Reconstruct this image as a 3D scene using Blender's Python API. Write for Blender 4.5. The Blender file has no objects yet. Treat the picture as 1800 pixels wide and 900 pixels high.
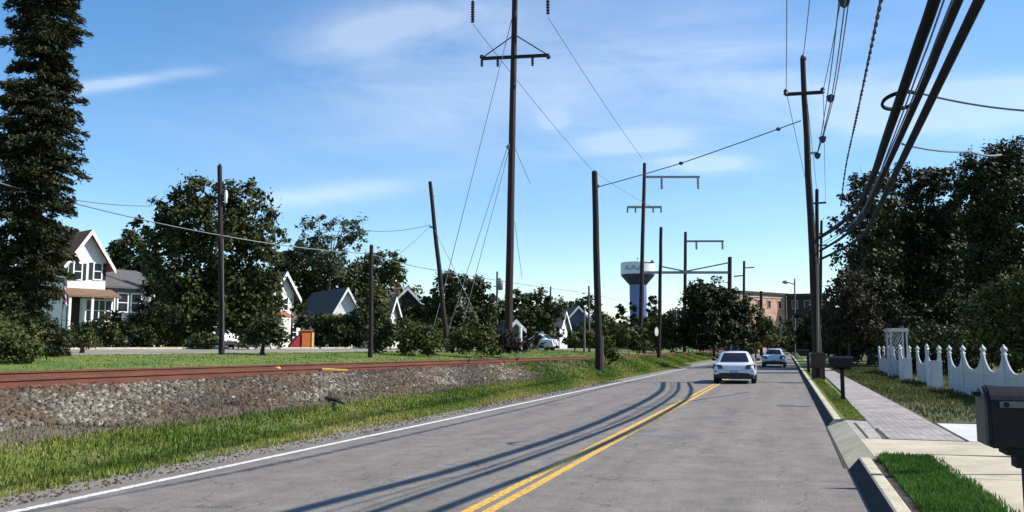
import bpy, bmesh, math, random
import numpy as np
from mathutils import Vector, Matrix
R = math.radians
random.seed(7)
# ------------------------------------------------------------------ camera, sky, sun, exposure
scn = bpy.context.scene
COL = scn.collection
F_PX, CAM_H = 1500.0, 1.55
YAW, PITCH = R(17.7216), R(6.0885)
cam_d = bpy.data.cameras.new("camera"); cam = bpy.data.objects.new("camera", cam_d); COL.objects.link(cam)
cam_d.sensor_width = 36; cam_d.lens = F_PX/1800*36; cam_d.clip_start = .05; cam_d.clip_end = 6000
cam.location = (0, 0, CAM_H); cam.rotation_euler = (R(90)+PITCH, 0, YAW)
scn.camera = cam

SUN_EL = R(42); SUN_AZ = R(18)          # direction towards the sun: angle from +X towards +Y
sun_dir = Vector((math.cos(SUN_EL)*math.cos(SUN_AZ), math.cos(SUN_EL)*math.sin(SUN_AZ), math.sin(SUN_EL)))
sd = bpy.data.lights.new("sun", 'SUN'); sd.energy = 5.0; sd.angle = R(.5); sd.color = (1.0, .95, .87)
so = bpy.data.objects.new("sun", sd); COL.objects.link(so)
so.rotation_euler = (-sun_dir).to_track_quat('-Z', 'Y').to_euler(); so.location = (60, 0, 60)
scn.view_settings.view_transform = 'Standard'; scn.view_settings.look = 'None'
scn.view_settings.exposure = 0.6; scn.view_settings.gamma = 1; scn.view_settings.use_curve_mapping = False

FH = Vector((-math.sin(YAW), math.cos(YAW), 0)); RT = Vector((math.cos(YAW), math.sin(YAW), 0))
FW = Vector((FH.x*math.cos(PITCH), FH.y*math.cos(PITCH), math.sin(PITCH))); UP = RT.cross(FW)
def ray(px, py): return FW + RT*((px-900)/F_PX) - UP*((py-450)/F_PX)
def at(px, py, D):                      # point seen in the photo at (px,py), D metres ahead (horizontal depth)
    r = ray(px, py); return Vector((0, 0, CAM_H)) + r*(D/r.dot(FH))
def gnd(px, py, z=0.0):
    r = ray(px, py); return Vector((0, 0, CAM_H)) + r*((z-CAM_H)/r.z)
def at_x(px, py, X):
    r = ray(px, py); return Vector((0, 0, CAM_H)) + r*(X/r.x)

w = bpy.data.worlds.new("World"); scn.world = w; w.use_nodes = True
nt = w.node_tree; N = nt.nodes; L = nt.links
bg = N["Background"]; bg.inputs[1].default_value = .112
sky = N.new("ShaderNodeTexSky"); sky.sky_type = 'NISHITA'; sky.sun_disc = False
sky.sun_elevation = SUN_EL; sky.sun_rotation = R(90)-SUN_AZ
sky.altitude = 100; sky.air_density = 1.0; sky.dust_density = .25; sky.ozone_density = 2.2
hs = N.new("ShaderNodeHueSaturation"); hs.inputs['Saturation'].default_value = 1.27; hs.inputs['Value'].default_value = 1.12
L.new(sky.outputs[0], hs.inputs['Color'])
tc = N.new("ShaderNodeTexCoord")
def wnode(t, **kw):
    n = N.new(t)
    for k, v in kw.items(): setattr(n, k, v)
    return n
def wmath(op, a, b=None):
    n = wnode("ShaderNodeMath", operation=op)
    for i, v in enumerate((a, b)):
        if v is None: continue
        if hasattr(v, 'is_linked'): L.new(v, n.inputs[i])
        else: n.inputs[i].default_value = v
    return n.outputs[0]
# thin cirrus: fibrous noise, gathered in a few patches of the sky
mp = wnode("ShaderNodeMapping"); mp.inputs['Rotation'].default_value = (0, R(8), R(-20)); mp.inputs['Scale'].default_value = (3.2, 3.2, 13.0)
L.new(tc.outputs['Generated'], mp.inputs['Vector'])
nz = wnode("ShaderNodeTexNoise"); nz.inputs['Scale'].default_value = 1.1; nz.inputs['Detail'].default_value = 9; nz.inputs['Roughness'].default_value = .62; nz.inputs['Distortion'].default_value = .5
L.new(mp.outputs[0], nz.inputs['Vector'])
rp = wnode("ShaderNodeMapRange"); rp.inputs['From Min'].default_value = .24; rp.inputs['From Max'].default_value = .86
L.new(nz.outputs[0], rp.inputs['Value'])
def patch(px, py, ax, ay, tilt=0, amp=1.0):
    # soft elliptical region of the sky dome about one direction
    c = ray(px, py).normalized(); a = RT.copy(); b = c.cross(a).normalized(); a = b.cross(c)
    ct, st = math.cos(R(tilt)), math.sin(R(tilt)); a2 = a*ct + b*st; b2 = b*ct - a*st
    outs = []
    for v, s in ((a2, ax), (b2, ay)):
        d = wnode("ShaderNodeVectorMath", operation='DOT_PRODUCT'); L.new(tc.outputs['Generated'], d.inputs[0]); d.inputs[1].default_value = v
        outs.append(wmath('POWER', wmath('ABSOLUTE', wmath('DIVIDE', d.outputs['Value'], s)), 2.0))
    d = wnode("ShaderNodeVectorMath", operation='DOT_PRODUCT'); L.new(tc.outputs['Generated'], d.inputs[0]); d.inputs[1].default_value = c
    front = wmath('GREATER_THAN', d.outputs['Value'], 0)
    e = wmath('EXPONENT', wmath('MULTIPLY', wmath('ADD', outs[0], outs[1]), -1.0))
    return wmath('MULTIPLY', wmath('MULTIPLY', e, front), amp)
tot = None
for p in ((225, 143, .070, .0060, -8, 1.1), (1150, 120, .30, .12, 0, .34), (1480, 170, .14, .03, 12, .4), (700, 190, .26, .07, 0, .22),
          (972, 212, .014, .009, 0, 1.0), (1120, 247, .055, .011, -4, 1.3), (1235, 290, .05, .01, 0, 1.1), (1720, 180, .12, .02, -3, .9), (560, 345, .12, .012, -8, .45), (750, 40, .12, .03, -10, .55)):
    q = patch(*p); tot = q if tot is None else wmath('ADD', tot, q)
base = wnode("ShaderNodeMath", operation='ADD'); L.new(tot, base.inputs[0]); base.inputs[1].default_value = .0
fac = wmath('MULTIPLY', rp.outputs[0], base.outputs[0]); 
fc = wnode("ShaderNodeClamp"); L.new(fac, fc.inputs[0]); fc.inputs['Max'].default_value = .26
mx = wnode("ShaderNodeMix", data_type='RGBA'); L.new(fc.outputs[0], mx.inputs['Factor']); L.new(hs.outputs[0], mx.inputs['A'])
mx.inputs['B'].default_value = (8.2, 8.2, 8.2, 1)
L.new(mx.outputs['Result'], bg.inputs[0])

# ------------------------------------------------------------------ materials
def new_mat(name):
    m = bpy.data.materials.new(name); m.use_nodes = True
    return m, m.node_tree, m.node_tree.nodes["Principled BSDF"]
def mat(name, c1, c2=None, scale=4.0, rough=.8, bump=0.0, bscale=None, detail=6, metal=0.0, coords='Object', stretch=(1, 1, 1), lo=.35, hi=.68, spec=.3, coat=0):
    m, t, b = new_mat(name); n, l = t.nodes, t.links
    b.inputs['Roughness'].default_value = rough; b.inputs['Metallic'].default_value = metal; b.inputs['Specular IOR Level'].default_value = spec
    b.inputs['Coat Weight'].default_value = coat; b.inputs['Coat Roughness'].default_value = .08
    if c2 is None: c2 = tuple(v*.75 for v in c1)
    tcn = n.new("ShaderNodeTexCoord"); mpn = n.new("ShaderNodeMapping"); mpn.inputs['Scale'].default_value = stretch
    l.new(tcn.outputs[coords], mpn.inputs[0])
    z = n.new("ShaderNodeTexNoise"); z.inputs['Scale'].default_value = scale; z.inputs['Detail'].default_value = detail; z.inputs['Roughness'].default_value = .65
    l.new(mpn.outputs[0], z.inputs['Vector'])
    r = n.new("ShaderNodeMapRange"); r.inputs['From Min'].default_value = lo; r.inputs['From Max'].default_value = hi; l.new(z.outputs[0], r.inputs['Value'])
    x = n.new("ShaderNodeMix"); x.data_type = 'RGBA'; x.inputs['A'].default_value = (*c1, 1); x.inputs['B'].default_value = (*c2, 1)
    l.new(r.outputs[0], x.inputs['Factor']); l.new(x.outputs['Result'], b.inputs['Base Color'])
    if bump:
        z2 = n.new("ShaderNodeTexNoise"); z2.inputs['Scale'].default_value = bscale or scale*3; z2.inputs['Detail'].default_value = 5; l.new(mpn.outputs[0], z2.inputs['Vector'])
        bp = n.new("ShaderNodeBump"); bp.inputs['Strength'].default_value = bump; bp.inputs['Distance'].default_value = .03; l.new(z2.outputs[0], bp.inputs['Height']); l.new(bp.outputs[0], b.inputs['Normal'])
    return m
def tint_mat(name, stops, rough=.7, transl=0.0, spec=.2):
    # colour chosen per leaf / blade / stone by its own random value
    m, t, b = new_mat(name); n, l = t.nodes, t.links
    a = n.new("ShaderNodeAttribute"); a.attribute_name = 'tint'
    r = n.new("ShaderNodeValToRGB"); e = r.color_ramp.elements
    while len(e) < len(stops): e.new(.5)
    for el, (p, c) in zip(e, stops): el.position = p; el.color = (*c, 1)
    l.new(a.outputs['Fac'], r.inputs[0]); l.new(r.outputs[0], b.inputs['Base Color'])
    b.inputs['Roughness'].default_value = rough; b.inputs['Specular IOR Level'].default_value = spec
    if transl:
        tr = n.new("ShaderNodeBsdfTranslucent"); l.new(r.outputs[0], tr.inputs[0]); ms = n.new("ShaderNodeMixShader"); ms.inputs[0].default_value = transl
        l.new(b.outputs[0], ms.inputs[1]); l.new(tr.outputs[0], ms.inputs[2]); l.new(ms.outputs[0], n["Material Output"].inputs[0])
    return m
def asphalt():
    m, t, b = new_mat("asphalt"); n, l = t.nodes, t.links
    b.inputs['Roughness'].default_value = .85; b.inputs['Specular IOR Level'].default_value = .25
    tcn = n.new("ShaderNodeTexCoord")
    def noise(scale, detail=5, st=(1, 1, 1), rough=.6):
        mp_ = n.new("ShaderNodeMapping"); mp_.inputs['Scale'].default_value = st; l.new(tcn.outputs['Object'], mp_.inputs[0])
        z = n.new("ShaderNodeTexNoise"); z.inputs['Scale'].default_value = scale; z.inputs['Detail'].default_value = detail; z.inputs['Roughness'].default_value = rough; l.new(mp_.outputs[0], z.inputs['Vector']); return z.outputs[0]
    def rng(v, a, bb, c, d):
        r = n.new("ShaderNodeMapRange"); r.inputs[1].default_value = a; r.inputs[2].default_value = bb; r.inputs[3].default_value = c; r.inputs[4].default_value = d; l.new(v, r.inputs[0]); return r.outputs[0]
    def mul(a, c):
        x = n.new("ShaderNodeMath"); x.operation = 'MULTIPLY'; l.new(a, x.inputs[0])
        if hasattr(c, 'is_linked'): l.new(c, x.inputs[1])
        else: x.inputs[1].default_value = c
        return x.outputs[0]
    fine = rng(noise(55, 3, (1, 1, 1), .8), .3, .7, .62, 1.38)
    mid = rng(noise(2.2, 7, (1, 1, 1), .7), .3, .72, 1.22, .78)
    lng = rng(noise(.5, 4, (3.5, .16, 1)), .3, .7, 1.15, .86)
    vor = n.new("ShaderNodeTexVoronoi"); vor.inputs['Scale'].default_value = 38; l.new(tcn.outputs['Object'], vor.inputs['Vector'])
    agg = rng(vor.outputs['Distance'], .0, .55, 1.16, .86)
    blot = rng(noise(.9, 8, (1.4, .5, 1), .75), .52, .70, 1.0, .68)
    v = mul(mul(mul(mul(fine, mid), lng), agg), blot)
    # fine ageing cracks
    vc = n.new("ShaderNodeTexVoronoi"); vc.feature = 'DISTANCE_TO_EDGE'; vc.inputs['Scale'].default_value = .55
    wv = n.new("ShaderNodeVectorMath"); wv.operation = 'ADD'; wz = n.new("ShaderNodeTexNoise"); wz.inputs['Scale'].default_value = 1.7; wz.inputs['Detail'].default_value = 6; l.new(tcn.outputs['Object'], wz.inputs['Vector'])
    l.new(tcn.outputs['Object'], wv.inputs[0]); l.new(wz.outputs['Color'], wv.inputs[1]); l.new(wv.outputs[0], vc.inputs['Vector'])
    crk = rng(vc.outputs['Distance'], .0, .010, .55, 1.0)
    v = mul(v, crk)
    col = n.new("ShaderNodeMix"); col.data_type = 'RGBA'; col.blend_type = 'MULTIPLY'; col.inputs['Factor'].default_value = 1; col.inputs['A'].default_value = (.190, .168, .148, 1)
    cb = n.new("ShaderNodeCombineColor"); [l.new(v, cb.inputs[i]) for i in range(3)]
    l.new(cb.outputs[0], col.inputs['B']); l.new(col.outputs['Result'], b.inputs['Base Color'])
    bp = n.new("ShaderNodeBump"); bp.inputs['Strength'].default_value = .5; bp.inputs['Distance'].default_value = .006; l.new(vor.outputs['Distance'], bp.inputs['Height']); l.new(bp.outputs[0], b.inputs['Normal'])
    return m
def worn_paint(name, c, under=(.13, .125, .12), amount=.52):
    m, t, b = new_mat(name); n, l = t.nodes, t.links; b.inputs['Roughness'].default_value = .7
    tcn = n.new("ShaderNodeTexCoord"); z = n.new("ShaderNodeTexNoise"); z.inputs['Scale'].default_value = 14; z.inputs['Detail'].default_value = 8; z.inputs['Roughness'].default_value = .8; l.new(tcn.outputs['Object'], z.inputs['Vector'])
    r = n.new("ShaderNodeMapRange"); r.inputs[1].default_value = amount; r.inputs[2].default_value = amount+.12; l.new(z.outputs[0], r.inputs[0])
    x = n.new("ShaderNodeMix"); x.data_type = 'RGBA'; x.inputs['A'].default_value = (*c, 1); x.inputs['B'].default_value = (*under, 1); l.new(r.outputs[0], x.inputs['Factor']); l.new(x.outputs['Result'], b.inputs['Base Color'])
    return m
def road_mark_mat():
    m, t, b = new_mat("dark_road_mark"); n, l = t.nodes, t.links; b.inputs['Roughness'].default_value = .8
    b.inputs['Base Color'].default_value = (.022, .022, .026, 1)
    tcn = n.new("ShaderNodeTexCoord"); z = n.new("ShaderNodeTexNoise"); z.inputs['Scale'].default_value = 9; z.inputs['Detail'].default_value = 8; z.inputs['Roughness'].default_value = .8; l.new(tcn.outputs['Object'], z.inputs['Vector'])
    a = n.new("ShaderNodeAttribute"); a.attribute_name = 'tint'
    s = n.new("ShaderNodeMath"); s.operation = 'MULTIPLY_ADD'; l.new(z.outputs[0], s.inputs[0]); s.inputs[1].default_value = -1.6; l.new(a.outputs['Fac'], s.inputs[2])
    r = n.new("ShaderNodeMapRange"); r.inputs[1].default_value = -.55; r.inputs[2].default_value = .1; r.inputs[3].default_value = 0; r.inputs[4].default_value = .93; l.new(s.outputs[0], r.inputs[0])
    tr = n.new("ShaderNodeBsdfTransparent"); ms = n.new("ShaderNodeMixShader"); l.new(r.outputs[0], ms.inputs[0]); l.new(tr.outputs[0], ms.inputs[1]); l.new(b.outputs[0], ms.inputs[2]); l.new(ms.outputs[0], n["Material Output"].inputs[0])
    return m
def brick_mat(name, c1, c2, mortar, scale, bw=.22, bh=.075, ms=.012, rot=(0, 0, 0), bump=.3):
    m, t, b = new_mat(name); n, l = t.nodes, t.links; b.inputs['Roughness'].default_value = .85
    tcn = n.new("ShaderNodeTexCoord"); mp_ = n.new("ShaderNodeMapping"); mp_.inputs['Rotation'].default_value = rot; l.new(tcn.outputs['Object'], mp_.inputs[0])
    k = n.new("ShaderNodeTexBrick"); k.inputs['Color1'].default_value = (*c1, 1); k.inputs['Color2'].default_value = (*c2, 1); k.inputs['Mortar'].default_value = (*mortar, 1)
    k.inputs['Scale'].default_value = scale; k.inputs['Brick Width'].default_value = bw; k.inputs['Row Height'].default_value = bh; k.inputs['Mortar Size'].default_value = ms; l.new(mp_.outputs[0], k.inputs['Vector'])
    z = n.new("ShaderNodeTexNoise"); z.inputs['Scale'].default_value = 1.3; z.inputs['Detail'].default_value = 7; l.new(tcn.outputs['Object'], z.inputs['Vector'])
    r = n.new("ShaderNodeMapRange"); r.inputs[1].default_value = .3; r.inputs[2].default_value = .7; r.inputs[3].default_value = .7; r.inputs[4].default_value = 1.2; l.new(z.outputs[0], r.inputs[0])
    x = n.new("ShaderNodeMix"); x.data_type = 'RGBA'; x.blend_type = 'MULTIPLY'; x.inputs['Factor'].default_value = 1; l.new(k.outputs[0], x.inputs['A']); l.new(r.outputs[0], x.inputs['B']); l.new(x.outputs['Result'], b.inputs['Base Color'])
    bp = n.new("ShaderNodeBump"); bp.inputs['Strength'].default_value = bump; bp.inputs['Distance'].default_value = .01; bp.invert = True; l.new(k.outputs['Fac'], bp.inputs['Height']); l.new(bp.outputs[0], b.inputs['Normal'])
    return m
def siding_mat(name, c):
    m, t, b = new_mat(name); n, l = t.nodes, t.links; b.inputs['Roughness'].default_value = .6
    tcn = n.new("ShaderNodeTexCoord"); wv = n.new("ShaderNodeTexWave"); wv.bands_direction = 'Z'; wv.wave_profile = 'SAW'; wv.inputs['Scale'].default_value = 1.6; l.new(tcn.outputs['Object'], wv.inputs['Vector'])
    z = n.new("ShaderNodeTexNoise"); z.inputs['Scale'].default_value = 2; z.inputs['Detail'].default_value = 6; l.new(tcn.outputs['Object'], z.inputs['Vector'])
    x = n.new("ShaderNodeMix"); x.data_type = 'RGBA'; x.inputs['A'].default_value = (*c, 1); x.inputs['B'].default_value = (*[v*.8 for v in c], 1); l.new(z.outputs[0], x.inputs['Factor']); l.new(x.outputs['Result'], b.inputs['Base Color'])
    bp = n.new("ShaderNodeBump"); bp.inputs['Strength'].default_value = .5; bp.inputs['Distance'].default_value = .02; l.new(wv.outputs['Fac'], bp.inputs['Height']); l.new(bp.outputs[0], b.inputs['Normal'])
    return m
M = dict(
 asphalt=asphalt(), white_line=worn_paint("white_road_paint", (.66, .645, .60), amount=.50), yellow_line=worn_paint("yellow_road_paint", (.66, .37, .03), amount=.49),
 road_mark=road_mark_mat(), seam=mat("dark_road_streak", (.06, .06, .062), (.10, .098, .095), 6, .8),
 soil=mat("grassy_soil", (.080, .110, .022), (.16, .13, .055), 1.2, .95, .6, 25),
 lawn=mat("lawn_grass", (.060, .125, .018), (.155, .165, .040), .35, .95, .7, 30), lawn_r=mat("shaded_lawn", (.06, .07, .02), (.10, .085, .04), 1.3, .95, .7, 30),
 gravel=mat("gravel_shoulder", (.25, .23, .19), (.15, .14, .115), 18, .95, .8, 60), ballast=mat("ballast_bed", (.07, .055, .042), (.13, .107, .08), 5, .95, .9, 25),
 rustbed=mat("rust_stained_bed", (.085, .036, .025), (.13, .060, .042), 9, .95, .8, 30), rust=mat("rusty_rail_steel", (.14, .050, .030), (.085, .032, .020), 5, .75, .3, 30, stretch=(1, .3, 1)), rail_top=mat("worn_rail_head", (.26, .16, .12), (.16, .08, .055), 3, .55, stretch=(1, .2, 1)),
 sleeper=mat("old_sleeper_wood", (.07, .045, .035), (.12, .07, .05), 6, .95, .5, 20, stretch=(.3, 2, 2)),
 concrete=mat("pale_concrete", (.50, .435, .315), (.33, .285, .205), 1.6, .9, .25, 60), concrete2=mat("grey_concrete", (.40, .37, .32), (.24, .22, .19), 3.5, .9, .4, 40), slab=mat("white_concrete", (.55, .54, .50), (.44, .43, .40), 1.5, .9, .15, 50), kerb=mat("kerb_concrete", (.52, .46, .33), (.36, .32, .23), 4, .9, .3, 40), kerbface=mat("shaded_kerb_face", (.040, .036, .033), (.022, .020, .018), 5, .95, .3, 40),  # kerbface: near-black, the shade on the kerb front painted into its concrete
 pavers=brick_mat("brick_pavers", (.33, .29, .265), (.26, .23, .215), (.20, .18, .16), 1.0, .24, .12, .010, (0, 0, R(90))),
 street=mat("side_street_surface", (.27, .245, .21), (.17, .16, .12), .6, .9), dirt=mat("dark_dirt", (.035, .028, .02), (.06, .05, .035), 8, .95, .5),
 pole=mat("dark_pole_wood", (.028, .019, .016), (.016, .011, .010), 3, .8, .4, 14, stretch=(5, 5, .25)), steelpole=mat("weathered_steel_pole", (.036, .018, .016), (.022, .012, .012), 2, .7, .1, stretch=(4, 4, .3)), lightpole=mat("grey_pole_wood", (.16, .15, .13), (.10, .09, .08), 3, .8, .2, stretch=(5, 5, .3)),
 insul=mat("dark_insulator", (.045, .045, .055), (.03, .03, .036), 3, .35), steel=mat("galvanised_steel", (.30, .32, .34), (.22, .24, .26), 4, .5, metal=.4), wire=mat("pale_wire", (.17, .19, .22), (.14, .16, .18), 3, .5, metal=.3), cable=mat("black_cable", (.010, .010, .012), (.014, .014, .016), 5, .75, spec=.1), bluecable=mat("blue_grey_cable", (.10, .16, .27), (.08, .13, .22), 5, .6),
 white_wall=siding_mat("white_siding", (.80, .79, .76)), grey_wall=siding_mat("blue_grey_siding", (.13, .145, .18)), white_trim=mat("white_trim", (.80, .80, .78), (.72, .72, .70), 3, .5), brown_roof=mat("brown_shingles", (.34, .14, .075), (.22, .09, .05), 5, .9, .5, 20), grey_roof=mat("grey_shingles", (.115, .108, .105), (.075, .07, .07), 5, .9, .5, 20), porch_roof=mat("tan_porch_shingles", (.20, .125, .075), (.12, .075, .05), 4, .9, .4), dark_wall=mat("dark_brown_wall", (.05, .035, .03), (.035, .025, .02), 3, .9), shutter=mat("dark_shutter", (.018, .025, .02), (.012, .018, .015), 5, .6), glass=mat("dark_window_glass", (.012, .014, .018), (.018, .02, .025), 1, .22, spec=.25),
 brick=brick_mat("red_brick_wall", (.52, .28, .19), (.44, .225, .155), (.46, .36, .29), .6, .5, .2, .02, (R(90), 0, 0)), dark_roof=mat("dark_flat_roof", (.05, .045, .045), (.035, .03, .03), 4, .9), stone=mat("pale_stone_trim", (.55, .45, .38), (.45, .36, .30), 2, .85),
 orange=mat("orange_boards", (.50, .14, .03), (.36, .08, .02), 4, .6), red=mat("red_paint", (.35, .03, .03), (.24, .02, .02), 4, .5), yellow=mat("yellow_paint", (.72, .50, .14), (.60, .38, .10), 4, .6),
 fence=mat("white_fence_paint", (.58, .58, .58), (.44, .44, .43), 3, .55, .1, 12, stretch=(3, 3, .5)), black=mat("black_mailbox_paint", (.009, .009, .011), (.014, .014, .016), 6, .5, .05, 40, spec=.2), doorgrey=mat("grey_green_metal", (.075, .085, .078), (.05, .056, .052), 5, .5), flaggrey=mat("grey_mailbox_flag", (.16, .15, .155), (.11, .10, .105), 6, .6), postblack=mat("black_timber_post", (.010, .009, .009), (.018, .015, .014), 4, .85, .3, 12, stretch=(5, 5, .4)), brownbox=mat("weathered_brown_boards", (.075, .05, .038), (.045, .03, .024), 4, .9, .3, stretch=(4, 4, .5)),
 tank_white=mat("pale_tank_paint", (.62, .66, .74), (.54, .58, .68), .12, .45), tank_blue=mat("blue_tower_paint", (.15, .19, .44), (.12, .155, .37), .15, .45), tank_dark=mat("navy_tower_paint", (.030, .042, .11), (.022, .032, .085), .15, .5),
 emblem_blue=mat('washed_emblem_blue', (.30, .36, .55), (.24, .30, .48), .5, .5), car_white=mat("white_car_paint", (.78, .79, .81), (.76, .77, .79), 1, .22, spec=.5, coat=.6), car_silver=mat("silver_car_paint", (.60, .63, .68), (.56, .59, .64), 1, .28, spec=.5, coat=.6), tail=mat("dark_red_lens", (.055, .006, .010), (.035, .005, .008), 6, .2, spec=.5), rubber=mat("tyre_rubber", (.016, .016, .016), (.024, .023, .022), 8, .85), rim=mat("alloy_rim", (.35, .36, .37), (.28, .28, .3), 4, .35, metal=.8), plastic=mat("dark_bumper_plastic", (.022, .022, .024), (.03, .03, .032), 5, .6), plate=mat("number_plate_paint", (.32, .34, .42), (.28, .30, .38), 6, .4), chrome=mat("brushed_metal", (.5, .5, .52), (.4, .4, .42), 4, .25, metal=.9),
 bark=mat("tree_bark", (.060, .048, .036), (.035, .028, .022), 3, .95, .6, 12, stretch=(4, 4, .5)),
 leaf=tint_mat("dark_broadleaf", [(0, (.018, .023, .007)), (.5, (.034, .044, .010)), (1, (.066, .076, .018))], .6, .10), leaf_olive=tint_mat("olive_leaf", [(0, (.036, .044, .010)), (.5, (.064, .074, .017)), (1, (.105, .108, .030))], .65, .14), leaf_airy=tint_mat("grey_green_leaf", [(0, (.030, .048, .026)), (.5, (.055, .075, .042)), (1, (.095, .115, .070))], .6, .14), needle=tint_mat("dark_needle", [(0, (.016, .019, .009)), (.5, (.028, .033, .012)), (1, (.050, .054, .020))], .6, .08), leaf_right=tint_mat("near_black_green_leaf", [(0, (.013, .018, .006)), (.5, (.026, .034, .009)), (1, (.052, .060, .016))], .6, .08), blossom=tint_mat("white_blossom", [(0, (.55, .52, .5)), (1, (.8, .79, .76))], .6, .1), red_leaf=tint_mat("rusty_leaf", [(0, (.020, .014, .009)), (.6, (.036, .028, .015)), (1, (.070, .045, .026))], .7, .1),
 grass=tint_mat("verge_grass_blade", [(0, (.055, .105, .014)), (.4, (.115, .180, .024)), (.7, (.22, .245, .042)), (1, (.38, .31, .12))], .6, .25), turf=tint_mat("bright_turf_blade", [(0, (.030, .080, .012)), (.6, (.060, .150, .022)), (1, (.12, .20, .04))], .55, .25), lawnblade=tint_mat("olive_lawn_blade", [(0, (.06, .075, .02)), (.6, (.11, .12, .035)), (1, (.19, .16, .07))], .6, .25), strip=tint_mat('yellow_green_blade', [(0, (.09, .12, .02)), (.6, (.17, .20, .035)), (1, (.26, .24, .07))], .55, .25), weeds=tint_mat("dry_weed", [(0, (.13, .095, .070)), (.5, (.20, .155, .11)), (1, (.16, .17, .07))], .8, .2),
 stones=tint_mat("ballast_stone", [(0, (.038, .030, .023)), (.4, (.080, .066, .051)), (.7, (.145, .125, .102)), (.93, (.32, .285, .24)), (1, (.095, .066, .043))], .9), ruststones=tint_mat("rust_stained_stone", [(0, (.050, .021, .014)), (.6, (.105, .043, .028)), (1, (.17, .09, .065))], .95),
)
def striped_flag():
    m, t, b = new_mat("striped_flag_cloth"); n, l = t.nodes, t.links; b.inputs['Roughness'].default_value = .8
    tcn = n.new("ShaderNodeTexCoord"); wv = n.new("ShaderNodeTexWave"); wv.bands_direction = 'DIAGONAL'; wv.inputs['Scale'].default_value = 1.5; wv.inputs['Distortion'].default_value = .6; l.new(tcn.outputs['Object'], wv.inputs['Vector'])
    r = n.new("ShaderNodeValToRGB"); r.color_ramp.interpolation = 'CONSTANT'; r.color_ramp.elements[0].color = (.34, .03, .05, 1); r.color_ramp.elements[1].position = .6; r.color_ramp.elements[1].color = (.55, .5, .5, 1)
    l.new(wv.outputs['Fac'], r.inputs[0]); l.new(r.outputs[0], b.inputs['Base Color']); return m
M['flag'] = striped_flag()

# ------------------------------------------------------------------ mesh helpers
class MB:
    def __init__(s): s.v = []; s.f = []; s.m = []; s.tint = []
    def add(s, vs, fs, mi=0):
        o = len(s.v); s.v += [tuple(v) for v in vs]; s.f += [tuple(i+o for i in f) for f in fs]; s.m += [mi]*len(fs)
    def box(s, x0, x1, y0, y1, z0, z1, mi=0):
        s.add([(x0, y0, z0), (x1, y0, z0), (x1, y1, z0), (x0, y1, z0), (x0, y0, z1), (x1, y0, z1), (x1, y1, z1), (x0, y1, z1)],
              [(0, 3, 2, 1), (4, 5, 6, 7), (0, 1, 5, 4), (1, 2, 6, 5), (2, 3, 7, 6), (3, 0, 4, 7)], mi)
    def tube(s, pts, rad, n=8, mi=0, cap=True):
        pts = [Vector(p) for p in pts]; rads = rad if isinstance(rad, (list, tuple)) else [rad]*len(pts)
        o = len(s.v); ref = None
        for i, p in enumerate(pts):
            d = (pts[min(i+1, len(pts)-1)]-pts[max(i-1, 0)]).normalized()
            if ref is None: ref = Vector((1, 0, 0)) if abs(d.x) < .8 else Vector((0, 1, 0))
            a = d.cross(ref).normalized(); b = d.cross(a); 
            for k in range(n):
                t = 2*math.pi*k/n; s.v.append(tuple(p + (a*math.cos(t)+b*math.sin(t))*rads[i]))
        for i in range(len(pts)-1):
            for k in range(n):
                s.f.append((o+i*n+k, o+i*n+(k+1) % n, o+(i+1)*n+(k+1) % n, o+(i+1)*n+k)); s.m.append(mi)
        if cap:
            s.f.append(tuple(o+k for k in range(n))[::-1]); s.f.append(tuple(o+(len(pts)-1)*n+k for k in range(n))); s.m += [mi, mi]
    def lathe(s, prof, c=(0, 0, 0), n=16, mi=0):
        o = len(s.v)
        for r, z in prof:
            for k in range(n):
                t = 2*math.pi*k/n; s.v.append((c[0]+r*math.cos(t), c[1]+r*math.sin(t), c[2]+z))
        for i in range(len(prof)-1):
            for k in range(n): s.f.append((o+i*n+k, o+i*n+(k+1) % n, o+(i+1)*n+(k+1) % n, o+(i+1)*n+k)); s.m.append(mi)
        s.f.append(tuple(o+k for k in range(n))[::-1]); s.f.append(tuple(o+(len(prof)-1)*n+k for k in range(n))); s.m += [mi, mi]
    def prism(s, poly, axis, a, b, mi=0):           # polygon of 2D points pushed along an axis from a to b
        def P(u, v, t): return {'x': (t, u, v), 'y': (u, t, v), 'z': (u, v, t)}[axis]
        n = len(poly); vs = [P(u, v, a) for u, v in poly]+[P(u, v, b) for u, v in poly]
        s.add(vs, [tuple(range(n))[::-1], tuple(range(n, 2*n))]+[(i, (i+1) % n, n+(i+1) % n, n+i) for i in range(n)], mi)
    def sphere(s, c, r, n=8, mi=0):
        prof = [(r[0]*math.sin(math.pi*i/n) if i not in (0, n) else r[0]*.02, -r[2]*math.cos(math.pi*i/n)) for i in range(n+1)]
        s.lathe(prof, c, max(8, n*2), mi)
    def build(s, name, mats, parent=None, smooth=False, bevel=0, fix=True):
        me = bpy.data.meshes.new(name); me.from_pydata(s.v, [], s.f)
        for m in (mats if isinstance(mats, (list, tuple)) else [mats]): me.materials.append(m)
        if any(s.m): me.polygons.foreach_set('material_index', s.m)
        if s.tint:
            at_ = me.attributes.new('tint', 'FLOAT', 'POINT'); at_.data.foreach_set('value', s.tint)
        if fix:
            b = bmesh.new(); b.from_mesh(me); bmesh.ops.recalc_face_normals(b, faces=b.faces); b.to_mesh(me); b.free()
        if smooth: me.polygons.foreach_set('use_smooth', [True]*len(me.polygons))
        me.update(); o = bpy.data.objects.new(name, me); COL.objects.link(o)
        if parent: o.parent = parent
        if bevel:
            bm_ = o.modifiers.new('bevel', 'BEVEL'); bm_.width = bevel; bm_.segments = 2; bm_.limit_method = 'ANGLE'
        return o
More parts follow.
